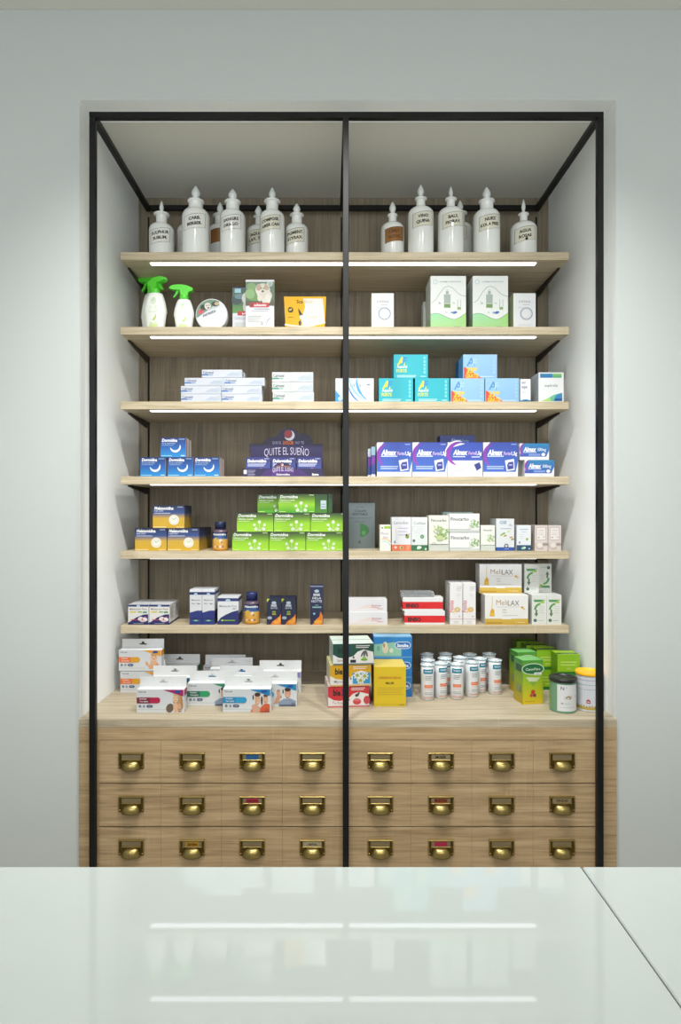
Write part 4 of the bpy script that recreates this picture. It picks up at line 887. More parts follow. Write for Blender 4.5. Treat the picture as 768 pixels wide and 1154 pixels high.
kind('colon', 'information_booklet', 'booklet', 0.124, 0.190, 0.012, '#8c9c9e', {'F': d_colon})
put('colon', 389.4, 2.60, SHZ[4], 'grey green booklet on irritable bowel standing at the back, right of the central post')
def spk(p, c1, c2, cx, cy, s, n=26):
    rnd = random.Random(3)
    for i in range(n):
        a = rnd.uniform(0, 2 * PI); r = s * rnd.random() ** 0.6
        p.ell(cx + r * math.cos(a) * p.h / p.w, cy + r * math.sin(a), s * 0.24, s * 0.10, mix(c1, c2, rnd.random()), 7, rnd.uniform(0, PI))
def d_flora(p):
    p.rect(0, 0, 1, 1, '#eef0e4'); p.ell(0.22, 0.88, 0.03, 0.03, '#5a4a8c'); p.rect(0.4, 0.85, 0.98, 0.95, '#9cc83a'); p.text('Flora', 0.1, 0.62, 0.1, '#a98cc4', 'l', 0.0, maxw=0.72); p.text('Baby', 0.3, 0.48, 0.08, '#b49cd0', 'l', 0.0, maxw=0.5)
    p.arc(0.4, 0.15, 0.3, 0.04, 20, 110, '#f0c890', 12); p.arc(0.4, 0.12, 0.24, 0.03, 20, 110, '#a8d8e4', 12)
def d_floraL(p): p.rect(0.7, 0, 1, 1, '#c9dc8c'); p.rect(0.2, 0, 0.32, 1, '#4a7c34'); p.lines(0.4, 0.8, 0.2, 8, 0.09, 0.03, '#4a5c3c')
kind('flora', 'supplement_box', 'supplement box', 0.0425, 0.1015, 0.055, '#e0e6cc', {'F': d_flora, 'L': d_floraL})
put('flora', 428.4, Y5, SHZ[4], 'small cream box with a green tab and violet lettering, beside the grey booklet')
def d_leno(p):
    p.text('Lenodiar', 0.5, 0.79, 0.09, '#747c8c', 'c', -0.008, maxw=0.84)
    for i, c in enumerate(('#e8c8d8', '#e8d8a8', '#c8d8e8', '#d8e0b8')): p.arc(0.35, 0.6 - i * 0.1, 0.09, 0.012, 90, 260, c, 10)
    p.lines(0.34, 0.66, 0.5, 3, 0.1, 0.02, '#b4aec8'); p.ell(0.8, 0.42, 0.055, 0.06, '#7f9c3c'); p.ell(0.76, 0.47, 0.03, 0.03, '#3c4c2c'); p.ell(0.88, 0.49, 0.02, 0.02, '#c98a4c'); p.ell(0.16, 0.26, 0.03, 0.04, '#7f9cc0')
    p.rect(0, 0, 1, 0.18, '#e8764a'); p.ell(0.2, 0.1, 0.04, 0.04, '#f6d8cc'); p.ell(0.5, 0.09, 0.06, 0.06, '#d9c08c'); p.ell(0.52, 0.09, 0.03, 0.05, '#7f8c4c'); p.lines(0.75, 0.14, 0.2, 3, 0.05, 0.02, '#f2b49c')
def d_coli(p):
    p.text('Colilen', 0.5, 0.78, 0.09, '#6c7a7a', 'c', -0.008, maxw=0.8); p.arc(0.2, 0.66, 0.07, 0.012, 90, 270, '#a9b4b4', 8); p.lines(0.25, 0.7, 0.55, 3, 0.06, 0.012, '#c4cccc'); p.lines(0.15, 0.53, 0.4, 1, 0.06, 0.012, '#c4cccc')
    p.rect(0.05, 0.2, 0.95, 0.5, '#e2e8e8'); p.ell(0.66, 0.42, 0.06, 0.06, '#5c8c5a'); p.ell(0.66, 0.42, 0.03, 0.03, '#8cb48a'); p.ell(0.15, 0.3, 0.04, 0.045, '#5c6c64')
    p.rect(0, 0, 1, 0.17, '#2a7040'); p.ell(0.48, 0.1, 0.07, 0.04, '#e8f0e4'); p.ell(0.42, 0.06, 0.05, 0.02, '#cfe0cc'); p.ell(0.88, 0.05, 0.03, 0.035, '#c4dcc4')
kind('leno', 'supplement_box', 'supplement box', 0.0765, 0.1315, 0.06, '#e8e8ec', {'F': d_leno}, {'L': '#c4ccc8'})
kind('coli', 'supplement_box', 'supplement box', 0.0630, 0.1310, 0.06, '#e8ecec', {'F': d_coli}, {'L': '#c4ccc8'})
GS = 'tall supplement boxes with coloured bases'
put('leno', 441.7, Y5, SHZ[4], 'tall white box with an orange base band', GS); put('coli', 464.1, Y5, SHZ[4], 'tall white box with a dark green base band', GS)
def d_fino(p):
    p.text('Finocarbo', 0.5, 0.82, 0.075, '#38463a', 'c', 0.005, maxw=0.78); spk(p, '#6fa83a', '#b4cc7c', 0.62, 0.5, 0.2, 40); spk(p, '#d4dca4', '#a9c47c', 0.45, 0.62, 0.14, 14); p.ell(0.55, 0.36, 0.1, 0.07, '#c4d494')
    p.rect(0.05, 0.165, 0.97, 0.185, '#4a5444'); p.rect(0, 0, 1, 0.155, '#cfd4cc'); p.arc(0.25, 0.17, 0.06, 0.01, 30, 150, '#7f8c7c', 8)
kind('fino', 'fennel_tea_box', 'supplement box', 0.0785, 0.1385, 0.06, '#eceee2', {'F': d_fino}, {'L': '#dcdcae'})
put('fino', 483.6, Y5, SHZ[4], 'tall cream box with green fennel leaves, standing upright')
def d_finoh(p):
    p.text('Finocarbo', 0.05, 0.62, 0.17, '#4c5050', 'l', 0.008, maxw=0.64); spk(p, '#5c9c34', '#a4c86c', 0.83, 0.46, 0.24, 30); spk(p, '#cfdcb0', '#b4cc8c', 0.72, 0.35, 0.16, 12); p.rect(0.0, 0.13, 0.68, 0.15, '#6c6c68'); p.rect(0, 0, 1, 0.12, '#d0d4d0')
kind('finoh', 'fennel_tea_box', 'supplement box', 0.1188, 0.0725, 0.06, '#eff1ee', {'F': d_finoh})
put('finoh', 507.0, Y5, SHZ[4], 'wide white box with fennel leaves, lower one of two lying flat', 'wide fennel boxes')
put('finoh', 506.6, Y5 + 0.001, SHZ[4] + 0.0729, 'wide white box with fennel leaves, upper one of two lying flat', 'wide fennel boxes')
kind('teal', 'grey_teal_box', 'supplement box', 0.123, 0.152, 0.04, '#a9c4c4', {'F': lambda p: p.rect(0.05, 0.93, 0.9, 0.945, '#6c8c8c')})
put('teal', 499.4, 2.53, SHZ[4], 'grey teal box standing behind the wide fennel boxes')
def d_finos(p):
    p.text('Finocarbo', 0.5, 0.78, 0.06, '#38463a', 'c', 0.005, maxw=0.8); spk(p, '#6fa83a', '#b4cc7c', 0.68, 0.5, 0.15, 26); p.rect(0, 0.21, 1, 0.225, '#3c4438'); p.rect(0, 0, 1, 0.21, '#d0d6cc')
kind('finos', 'fennel_tea_box', 'supplement box', 0.0560, 0.0995, 0.05, '#eef0e6', {'F': d_finos})
put('finos', 542.2, Y5, SHZ[4], 'small upright white box with fennel leaves, right of the wide ones')
def d_gse(p):
    p.text('GSE', 0.2, 0.84, 0.09, '#5c7cb4', 'l', 0.01, maxw=0.4); p.text('AL', 0.7, 0.77, 0.07, '#8c9cb4', 'l', maxw=0.2); p.lines(0.25, 0.68, 0.6, 1, 0.05, 0.02, '#9c9cc0')
    for a, b, c in ((0.42, 0.54, '#8cb44c'), (0.5, 0.47, '#c4a83c'), (0.3, 0.5, '#a4c46c'), (0.82, 0.42, '#d4a84c'), (0.9, 0.36, '#8c9c4c'), (0.68, 0.6, '#d4dca4')): p.ell(a, b, 0.055, 0.028, c, 10, 0.3)
    p.rect(0, 0, 1, 0.11, '#1c4fa4'); p.ell(0.56, 0.15, 0.07, 0.07, '#24303c'); p.ell(0.56, 0.15, 0.045, 0.045, '#c4ccd4'); p.lines(0.45, 0.05, 0.25, 1, 0.03, 0.012, '#c4d4f0', 0)
def d_gseL(p):
    p.rect(0, 0, 1, 0.11, '#1a3c7c'); p.lines(0.2, 0.75, 0.5, 10, 0.06, 0.02, '#7c8488')
kind('gse', 'supplement_box', 'supplement box', 0.0712, 0.1250, 0.10, '#e2e6e8', {'F': d_gse, 'L': d_gseL}, {'L': '#b4bcbc'})
put('gse', 559.5, Y5, SHZ[4], 'tall white box with a royal blue base and small leaf motifs', GS)
def d_blus(p):
    p.lines(0.2, 0.82, 0.6, 1, 0.05, 0.03, '#9cb0d4', 0); p.text('sollievo', 0.5, 0.72, 0.05, '#a9b4cc', 'c', maxw=0.6); p.lines(0.2, 0.62, 0.3, 3, 0.07, 0.015, '#c8d0d4'); p.ell(0.72, 0.45, 0.05, 0.05, '#9cc04c'); p.ell(0.2, 0.32, 0.035, 0.045, '#7c8c9c')
    p.rect(0, 0, 1, 0.22, '#16486c'); p.ell(0.45, 0.1, 0.08, 0.05, '#8cc4a4'); p.ell(0.54, 0.12, 0.05, 0.04, '#dcecd4'); p.ell(0.87, 0.08, 0.03, 0.03, '#c4d4e0')
kind('blus', 'supplement_box', 'supplement box', 0.0562, 0.0998, 0.05, '#e8ecf0', {'F': d_blus})
put('blus', 582.7, Y5, SHZ[4], 'small white box with a dark petrol blue base', GS)
def d_pink(p):
    p.rect(0, 0, 1, 1, '#dcd0cc'); p.rect(0.12, 0.42, 0.86, 0.92, '#a9948c'); p.rect(0.15, 0.435, 0.83, 0.905, '#ece6e2'); p.text('Sedivitax', 0.5, 0.78, 0.04, '#9c9098', 'c', maxw=0.5); p.lines(0.28, 0.68, 0.42, 2, 0.06, 0.015, '#c0b4b4'); p.ell(0.3, 0.52, 0.03, 0.03, '#a4a48c'); p.ell(0.7, 0.54, 0.03, 0.02, '#a4a48c')
    p.arc(0.35, 0.22, 0.15, 0.03, 150, 380, '#bca89c', 12); p.ell(0.42, 0.22, 0.12, 0.08, '#ece4dc'); p.ell(0.8, 0.25, 0.12, 0.06, '#a4988c'); p.lines(0.3, 0.06, 0.4, 1, 0.03, 0.015, '#b4a8a0', 0)
kind('pink', 'supplement_box', 'supplement box', 0.0502, 0.0998, 0.05, '#cfc4bc', {'F': d_pink})
put('pink', 603.2, Y5, SHZ[4], 'pinkish beige box with a framed label, left one of the last two', 'pinkish beige boxes'); put('pink', 618.4, Y5, SHZ[4], 'pinkish beige box with a framed label, rightmost on the fifth shelf', 'pinkish beige boxes')

# ================================================================== lowest shelf
Y6 = 2.43
def navy_top(p): p.rect(0, 0.0, 1, 0.10, '#1c2c64'); p.ell(0.5, 0.12, 0.08, 0.1, '#c4d0e0')
def d_melp(p):
    p.rect(0, 0.9, 1, 1, '#22306c'); p.ell(0.5, 0.93, 0.09, 0.06, '#c0d4e4'); p.text('Melatonin Pura', 0.5, 0.73, 0.1, '#74746e', 'c', 0.0, 0.1, maxw=0.84); p.rect(0.08, 0.6, 0.4, 0.66, '#e0cc3a'); p.rect(0.48, 0.6, 0.68, 0.66, '#7cb44c'); p.rect(0.72, 0.58, 0.92, 0.66, '#4a9c5c')
    p.poly([(0.02, 0.1), (0.98, 0.1), (0.98, 0.52), (0.75, 0.5), (0.4, 0.36), (0.15, 0.18)], '#22246c'); p.ell(0.6, 0.3, 0.13, 0.09, '#e8dcdc', rot=0.4); p.ell(0.82, 0.26, 0.13, 0.1, '#ece4e4', rot=-0.3); p.ell(0.72, 0.18, 0.14, 0.06, '#d8c0c4'); p.ell(0.7, 0.27, 0.04, 0.04, '#b42434'); p.ell(0.86, 0.4, 0.05, 0.02, '#b42434')
    p.rect(0.15, 0.22, 0.45, 0.26, '#c8402c'); p.rect(0, 0, 1, 0.1, '#1c1e60'); p.lines(0.25, 0.04, 0.5, 1, 0.03, 0.03, '#8c9c9c', 0)
kind('melp', 'melatonin_box', 'supplement box', 0.0802, 0.0780, 0.074, '#e6e4e2', {'F': d_melp, 'R': lambda p: (p.rect(0, 0.0, 1, 0.1, '#1c1e60'), p.lines(0.2, 0.8, 0.6, 6, 0.1, 0.03, '#8c94a4'))}, {'T': '#e4e6ea'})
GL = 'low white and navy melatonin boxes'
put('melp', 144.4, Y6, SHZ[5], 'low white and navy box with a tablet motif, front left one', GL); put('melp', 168.2, Y6, SHZ[5], 'low white and navy box with a tablet motif, front right one', GL)
for k_, xx in enumerate((144.4, 168.2)):
    put('melp', xx, Y6, SHZ[5], 'low white and navy box directly behind the front ' + ('left', 'right')[k_] + ' one', GL, x=X(xx, Y6) + 0.0401).location.y += 0.076
def d_tall(p):
    p.rect(0, 0.85, 1, 0.93, '#22306c'); p.rect(0, 0.93, 1, 1, '#e8eaf0'); p.ell(0.5, 0.87, 0.05, 0.035, '#b4ccd8'); p.text('Melatonin', 0.5, 0.68, 0.045, '#7c786f', 'c', 0, 0.1, maxw=0.8); p.text('Fast', 0.15, 0.58, 0.045, '#686864', 'l', 0, 0.1, maxw=0.4); p.text('1mg', 0.6, 0.58, 0.04, '#4c5468', 'l', 0.03, maxw=0.32)
    p.poly([(0, 0.0), (1, 0.0), (1, 0.4), (0.6, 0.4), (0.3, 0.37), (0, 0.34)], '#20307c'); p.rect(0, 0.14, 1, 0.2, '#1a2868'); p.rect(0.25, 0.1, 0.75, 0.13, '#3c9c6c'); p.rect(0.4, 0.1, 0.6, 0.13, '#a4dcb4')
kind('tall', 'melatonin_box', 'supplement box', 0.0482, 0.1370, 0.048, '#dcdee2', {'F': d_tall, 'R': lambda p: (p.rect(0, 0, 1, 0.4, '#1c2664'), p.rect(0, 0.85, 1, 0.93, '#22306c'))}, {'T': '#e4e6ea'})
GT = 'tall slim white and navy boxes'
put('tall', 213.9, Y6, SHZ[5], 'tall slim white and navy box, front left one', GT); put('tall', 228.1, Y6, SHZ[5], 'tall slim white and navy box, front right one', GT)
for k_, xx in enumerate((213.9, 228.1)):
    put('tall', xx, Y6, SHZ[5], 'tall slim white and navy box behind the front ' + ('left', 'right')[k_] + ' one', GT, x=X(xx, Y6) + 0.0241).location.y += 0.05
def d_melp2(p):
    p.rect(0, 0.84, 1, 0.95, '#22306c'); p.ell(0.5, 0.87, 0.09, 0.05, '#b4ccd8'); p.text('Melatonin Pura', 0.5, 0.63, 0.075, '#74726c', 'c', 0, 0.1, maxw=0.84); p.text('FAST', 0.72, 0.55, 0.04, '#3c4c84', 'l', 0.03, maxw=0.2)
    p.poly([(0, 0), (1, 0), (1, 0.52), (0.7, 0.46), (0.4, 0.36), (0.15, 0.25), (0, 0.1)], '#20286c'); p.rect(0.16, 0.13, 0.84, 0.175, '#6c9c2c'); p.ell(0.22, 0.153, 0.03, 0.03, '#c4e04c')
kind('melp2', 'melatonin_box', 'supplement box', 0.0818, 0.1085, 0.048, '#e2e4e8', {'F': d_melp2, 'R': lambda p: (p.rect(0, 0, 1, 0.4, '#1c2664'), p.rect(0, 0.84, 1, 0.95, '#22306c'))}, {'T': '#dfe4e6'})
put('melp2', 245.4, Y6, SHZ[5], 'wider white and navy box with a green line, front one', 'wider white and navy boxes')
put('melp2', 245.4, Y6, SHZ[5], 'wider white and navy box directly behind the front one', 'wider white and navy boxes', x=X(245.4, Y6) + 0.0409).location.y += 0.05
pbottle(284.0, 2.462, SHZ[5], 9.0, 0.1235, 'small amber and navy vitamin bottle on the lowest shelf beside the white and navy boxes', '#1e2858', 0, 0, 'Melatomidina')
def d_night(p):
    p.rect(0, 0, 1, 1, '#182044', '#141a38'); p.poly([(0, 1), (0, 0.86), (0.2, 1)], '#c4d83a'); p.ell(0.5, 0.84, 0.09, 0.06, '#b4c8d4'); p.text('ERBE', 0.5, 0.7, 0.07, '#e4e8f0', 'c', 0.02, maxw=0.5); p.text('NOTTE', 0.5, 0.61, 0.055, '#c4d0e0', 'c', 0.01, maxw=0.6)
    p.rect(0.38, 0.46, 0.62, 0.52, '#8ca43c'); p.rect(0.36, 0.38, 0.64, 0.43, '#b4a43c'); p.ell(0.2, 0.26, 0.09, 0.06, '#a4b0c4'); p.poly([(0.25, 0), (1, 0), (1, 0.42), (0.86, 0.3), (0.6, 0.2), (0.4, 0.12)], '#e07c24'); p.ell(0.7, 0.1, 0.12, 0.07, '#e8a42c'); p.ell(0.88, 0.2, 0.05, 0.1, '#f0a43c')
kind('night', 'herbal_night_box', 'supplement box', 0.0552, 0.1010, 0.052, '#181e3c', {'F': d_night}, {'T': '#242c50'})
GN = 'small navy night boxes'
put('night', 301.0, Y6, SHZ[5], 'small navy box with orange flowers, front left one', GN); put('night', 317.5, Y6, SHZ[5], 'small navy box with orange flowers, front right one', GN)
for k_, xx in enumerate((301.0, 317.5)):
    put('night', xx, Y6, SHZ[5], 'small navy box behind the front ' + ('left', 'right')[k_] + ' one', GN, x=X(xx, Y6) + 0.0276).location.y += 0.054
def d_erbe(p):
    p.rect(0, 0, 1, 1, '#161e40', '#1c2650'); p.rect(0, 0.97, 1, 1, '#8c94a8'); p.ell(0.5, 0.86, 0.06, 0.04, '#b4c8d4'); p.text('ERBE', 0.5, 0.74, 0.055, '#eef0f4', 'c', 0.02, maxw=0.62); p.text('DELLA', 0.5, 0.655, 0.055, '#eef0f4', 'c', 0.01, maxw=0.68); p.text('NOTTE', 0.5, 0.57, 0.06, '#d4d8e4', 'c', 0.01, maxw=0.82)
    p.text('notte', 0.5, 0.49, 0.03, '#9cc4bc', 'c', 0, maxw=0.5); p.rect(0.16, 0.43, 0.86, 0.465, '#8cb4b4'); p.ell(0.3, 0.28, 0.03, 0.025, '#8ccce4'); p.poly([(0.15, 0), (0.98, 0), (0.98, 0.22), (0.8, 0.34), (0.7, 0.2), (0.45, 0.14), (0.3, 0.05)], '#e07c24'); p.ell(0.6, 0.07, 0.1, 0.05, '#e8a42c')
kind('erbe', 'herbal_night_box', 'supplement box', 0.0500, 0.1520, 0.05, '#181e3c', {'F': d_erbe}, {'T': '#242c50'})
put('erbe', 350.0, Y6, SHZ[5], 'tall narrow navy box lettered ERBE DELLA NOTTE, left of the central post')
def d_wflat(p):
    p.rect(0, 0, 1, 1, '#e2e0e2', '#e6e4e8'); p.poly([(0.1, 0.05), (0.5, 0.3), (0.95, 0.1), (0.6, 0.6)], '#ecd6d2'); p.text('Ansirem', 0.62, 0.42, 0.16, '#a45c74', 'l', 0.0, maxw=0.35); p.text('ampollas', 0.75, 0.2, 0.1, '#b46c80', 'l', 0.0, maxw=0.22); p.rect(0.6, 0.32, 0.8, 0.36, '#c894a4')
kind('wflat', 'ampoule_box', 'medicine box', 0.160, 0.0485, 0.07, '#e8e6e8', {'F': d_wflat}, {'T': '#eeeef0'})
put('wflat', 390.8, Y6, SHZ[5], 'flat white box with faint pink print, lower one of two behind the post', 'flat white boxes with pink print')
put('wflat', 390.6, Y6 + 0.012, SHZ[5] + 0.0489, 'flat white box with faint pink print, upper one of two behind the post', 'flat white boxes with pink print')
def d_red(p): p.rect(0, 0.14, 1, 0.66, '#e01c20'); p.text('ENSO', 0.08, 0.25, 0.26, '#3c0c10', 'l', 0.05, 0.0, maxw=0.33); p.rect(0.42, 0.3, 0.62, 0.34, '#c41418')
kind('red', 'red_band_box', 'medicine box', 0.1580, 0.0530, 0.06, '#ecebec', {'F': d_red, 'L': lambda p: p.rect(0, 0.14, 1, 0.66, '#c41820')}, {'T': '#f0eff0'})
put('red', 456.3, Y6, SHZ[5], 'white box with a red band, lower one of two stacked', 'red banded boxes'); put('red', 454.2, Y6 + 0.004, SHZ[5] + 0.0534, 'white box with a red band, upper one of two stacked', 'red banded boxes')
g = G(); g.cbox(-0.066, 0.066, 0, 0.05, 0, 0.022, b=0.004)
tag(g.build('blister_pack', M_CLEAR, None, (X(470.5, 2.45), 2.436, SHZ[5] + 0.1072)), 'clear plastic blister pack lying on the red banded boxes', 'blister pack')
def d_fis(p):
    p.text('Fisiolax', 0.28, 0.3, 0.11, '#d0405c', 'l', 0.0, 0.0, maxw=0.95, rot=PI / 2, sx=0.9); p.lines(0.52, 0.9, 0.4, 3, 0.04, 0.012, '#b4b8bc'); p.lines(0.52, 0.72, 0.3, 2, 0.04, 0.01, '#c8c8cc')
    for q in range(7): t_ = q * 2 * PI / 7; p.ell(0.58 + 0.055 * math.cos(t_) * p.h / p.w, 0.36 + 0.045 * math.sin(t_), 0.026, 0.018, '#e4b43c', 8, t_)
    p.ell(0.58, 0.36, 0.02, 0.02, '#f0d89c'); p.ell(0.3, 0.3, 0.03, 0.02, '#ecd08c'); p.ell(0.75, 0.2, 0.02, 0.02, '#c4b8c8'); p.rect(0, 0.13, 1, 0.14, '#d8a4a4'); p.lines(0.3, 0.07, 0.4, 2, 0.03, 0.01, '#ccc8cc')
kind('fis', 'slim_remedy_box', 'supplement box', 0.0495, 0.1625, 0.05, '#efedee', {'F': d_fis, 'L': lambda p: p.rect(0, 0.12, 1, 0.14, '#d8a4a4')}, {'L': '#d8d8d8'})
GF = 'slim white boxes with red vertical lettering'
put('fis', 507.4, Y6, SHZ[5], 'slim white box with red vertical lettering and a yellow flower, front left one', GF); put('fis', 522.3, Y6, SHZ[5], 'slim white box with red vertical lettering and a yellow flower, front right one', GF)
for k_, xx in enumerate((507.4, 522.3)):
    put('fis', xx, Y6, SHZ[5], 'slim white box with red lettering behind the front ' + ('left', 'right')[k_] + ' one', GF, x=X(xx, Y6) + 0.0248).location.y += 0.052
def d_lax(p):
    p.rect(0, 0, 1, 0.2, '#c9a232', '#d4b44c'); p.rect(0.03, 0.03, 0.4, 0.08, '#b48c24'); p.poly([(0.35, 0.24), (0.4, 0.18), (0.6, 0.18), (0.65, 0.24)], '#f0f0f0'); p.text('Meli', 0.26, 0.66, 0.17, '#b08c50', 'l', -0.012, maxw=0.26); p.text('LAX', 0.53, 0.64, 0.17, '#6c6860', 'l', -0.008, maxw=0.26)
    p.rect(0.26, 0.59, 0.8, 0.6, '#b4aca0'); p.line([(0.17, 0.95), (0.16, 0.56)], 0.02, '#e8cc6c'); p.poly([(0.1, 0.28), (0.22, 0.28), (0.21, 0.48), (0.17, 0.56), (0.13, 0.48)], '#dfa41c'); p.rect(0.11, 0.29, 0.21, 0.4, '#e8bc34'); p.text('bebe', 0.4, 0.48, 0.05, '#a8a49c', 'l', maxw=0.14); p.lines(0.4, 0.4, 0.1, 1, 0.05, 0.02, '#b8b4ac'); p.lines(0.4, 0.3, 0.36, 1, 0.05, 0.015, '#c8c0ac')
    p.ell(0.86, 0.58, 0.05, 0.035, '#dfac3c'); p.ell(0.9, 0.53, 0.035, 0.025, '#e8c46c'); p.text('4', 0.7, 0.06, 0.05, '#f0e4b4', 'l'); p.rect(0.75, 0.06, 0.92, 0.09, '#e4d08c')
kind('lax', 'laxative_box', 'supplement box', 0.1690, 0.1160, 0.07, '#eeedeb', {'F': d_lax}, {'L': '#dcd8d4', 'T': '#f0f0ee'})
put('lax', 547.0, Y6, SHZ[5], 'wide white and gold box with a honey drop, lower one, in the light', 'white and gold boxes'); put('lax', 540.8, Y6 + 0.05, SHZ[5] + 0.1164, 'wide white and gold box with a honey drop, upper one, in shade', 'white and gold boxes')
def d_arr(p):
    p.rect(0, 0, 1, 1, '#e2e4de'); p.rect(0.15, 0.76, 0.75, 0.83, '#4c9c4c'); p.rect(0.6, 0.72, 0.85, 0.79, '#9cc43c'); p.text('Neobianacid', 0.12, 0.8, 0.06, '#3c8c5c', 'l', 0.01, maxw=0.76)
    p.arc(0.62, 0.5, 0.2, 0.07, 95, 180, '#6cac4c', 12, c2='#4c8c5c'); p.poly([(0.24, 0.5), (0.36, 0.5), (0.36, 0.38), (0.43, 0.38), (0.3, 0.26), (0.16, 0.38), (0.24, 0.38)], '#5c7c50'); p.lines(0.5, 0.6, 0.35, 4, 0.07, 0.015, '#c4c8c0'); p.ell(0.22, 0.14, 0.055, 0.055, '#2c5c4c'); p.text('i', 0.2, 0.11, 0.05, '#e8f0e8', 'l'); p.lines(0.4, 0.13, 0.4, 1, 0.05, 0.015, '#a8b4a8')
def d_arru(p):
    P_ = P(p.g, lambda u, v, e: p.fn(p.w - u, p.h - v, e), p.w, p.h); P_.n = p.n; d_arr(P_)
kind('arr', 'arrow_remedy_box', 'supplement box', 0.0572, 0.1160, 0.055, '#dfe1da', {'F': d_arr}, {'T': '#eceeec'})
kind('arru', 'arrow_remedy_box', 'supplement box', 0.0572, 0.1160, 0.055, '#dfe1da', {'F': d_arru}, {'T': '#eceeec'})
GR = 'white boxes with a curved green arrow'
put('arr', 599.9, Y6, SHZ[5], 'white box with a curved green arrow, front left one of the bottom pair', GR); put('arr', 616.7, Y6, SHZ[5], 'white box with a curved green arrow, front right one of the bottom pair', GR)
for k_, xx in enumerate((599.9, 616.7)):
    put('arr', xx, Y6, SHZ[5], 'white box with a green arrow behind the ' + ('left', 'right')[k_] + ' one of the bottom pair', GR, x=X(xx, Y6) + 0.0286).location.y += 0.057
put('arr', 591.8, Y6 + 0.055, SHZ[5] + 0.1164, 'white box with a curved green arrow pointing down, upper left one', GR, x=X(592.0, Y6 + 0.05) + 0.0286); put('arru', 604.0, Y6 + 0.075, SHZ[5] + 0.1164, 'white box with its green arrow upside down, upper right one', GR, x=X(592.0, Y6 + 0.05) + 0.0286 + 0.0580)

# ================================================================== worktop: boxes with hang tabs
def photo_baby(p): # a crawling baby
    p.ell(0.82, 0.36, 0.17, 0.2, '#e8b890', 16); p.ell(0.76, 0.2, 0.14, 0.12, '#e4b088'); p.ell(0.66, 0.34, 0.07, 0.12, '#e6b48c', rot=0.5); p.ell(0.9, 0.24, 0.09, 0.14, '#dea47c'); p.ell(0.83, 0.66, 0.17, 0.19, '#ecc09c', 18); p.ell(0.83, 0.78, 0.15, 0.08, '#c99a6c'); p.ell(0.79, 0.66, 0.016, 0.022, '#4c3424', 8); p.ell(0.87, 0.66, 0.016, 0.022, '#4c3424', 8); p.ell(0.83, 0.57, 0.05, 0.02, '#b4605c', 8)
def photo_girl(p): # a long-haired child
    p.ell(0.86, 0.55, 0.2, 0.34, '#c49a70', 18); p.ell(0.7, 0.2, 0.16, 0.2, '#6c5c4c', rot=-0.4); p.ell(0.82, 0.22, 0.1, 0.22, '#e4b898'); p.ell(0.9, 0.2, 0.1, 0.2, '#dcae8c'); p.ell(0.82, 0.62, 0.12, 0.18, '#e8c0a0', 18); p.ell(0.84, 0.78, 0.14, 0.08, '#d4b084'); p.ell(0.79, 0.64, 0.014, 0.018, '#4c3424', 8); p.ell(0.86, 0.64, 0.014, 0.018, '#4c3424', 8); p.ell(0.82, 0.53, 0.035, 0.015, '#b4605c', 8); p.ell(0.95, 0.45, 0.06, 0.3, '#b88c60', rot=0.1)
def photo_man(p, green=False):
    p.poly([(0.6, 0), (0.98, 0), (0.98, 0.24), (0.86, 0.36), (0.72, 0.34), (0.6, 0.2)], '#8c9cb4'); p.poly([(0.62, 0), (0.98, 0), (0.98, 0.1), (0.62, 0.08)], '#5c6474'); p.ell(0.8, 0.58, 0.14, 0.22, '#d8a484', 18); p.ell(0.8, 0.75, 0.14, 0.09, '#3c2c24'); p.ell(0.7, 0.66, 0.03, 0.1, '#3c2c24'); p.ell(0.76, 0.6, 0.014, 0.018, '#2c2018', 8); p.ell(0.85, 0.6, 0.014, 0.018, '#2c2018', 8); p.ell(0.8, 0.46, 0.05, 0.025, '#f0e8e4', 8); p.ell(0.8, 0.42, 0.06, 0.015, '#8c5c4c', 8)
def photo_man2(p):
    photo_man(p); p.poly([(0.5, 0.1), (0.6, 0.16), (0.66, 0.5), (0.58, 0.56), (0.53, 0.3)], '#d4a080'); p.ell(0.6, 0.6, 0.08, 0.14, '#d8a888'); p.ell(0.6, 0.7, 0.07, 0.06, '#c4906c'); p.ell(0.66, 0.42, 0.02, 0.04, '#3c5c6c')
def photo_pair(p):
    p.poly([(0.6, 0), (0.78, 0), (0.78, 0.2), (0.68, 0.36), (0.6, 0.3)], '#d4a890'); p.poly([(0.76, 0), (0.98, 0), (0.98, 0.34), (0.88, 0.4), (0.78, 0.2)], '#d8603c'); p.ell(0.72, 0.54, 0.12, 0.24, '#dcb090', 18); p.ell(0.72, 0.76, 0.13, 0.09, '#4c3428'); p.ell(0.63, 0.64, 0.03, 0.12, '#4c3428'); p.ell(0.81, 0.5, 0.04, 0.2, '#3c2c24'); p.ell(0.89, 0.56, 0.11, 0.2, '#e0b494', 18); p.ell(0.89, 0.72, 0.1, 0.07, '#6c4834')
    for u in (0.69, 0.76, 0.86, 0.92): p.ell(u, 0.6, 0.013, 0.016, '#2c2018', 8)
    p.ell(0.73, 0.42, 0.04, 0.018, '#f0e4e0', 8); p.ell(0.89, 0.45, 0.035, 0.016, '#b4605c', 8); p.rect(0.8, 0.0, 0.96, 0.04, '#8c2c24'); p.ell(0.6, 0.05, 0.05, 0.06, '#e07858')
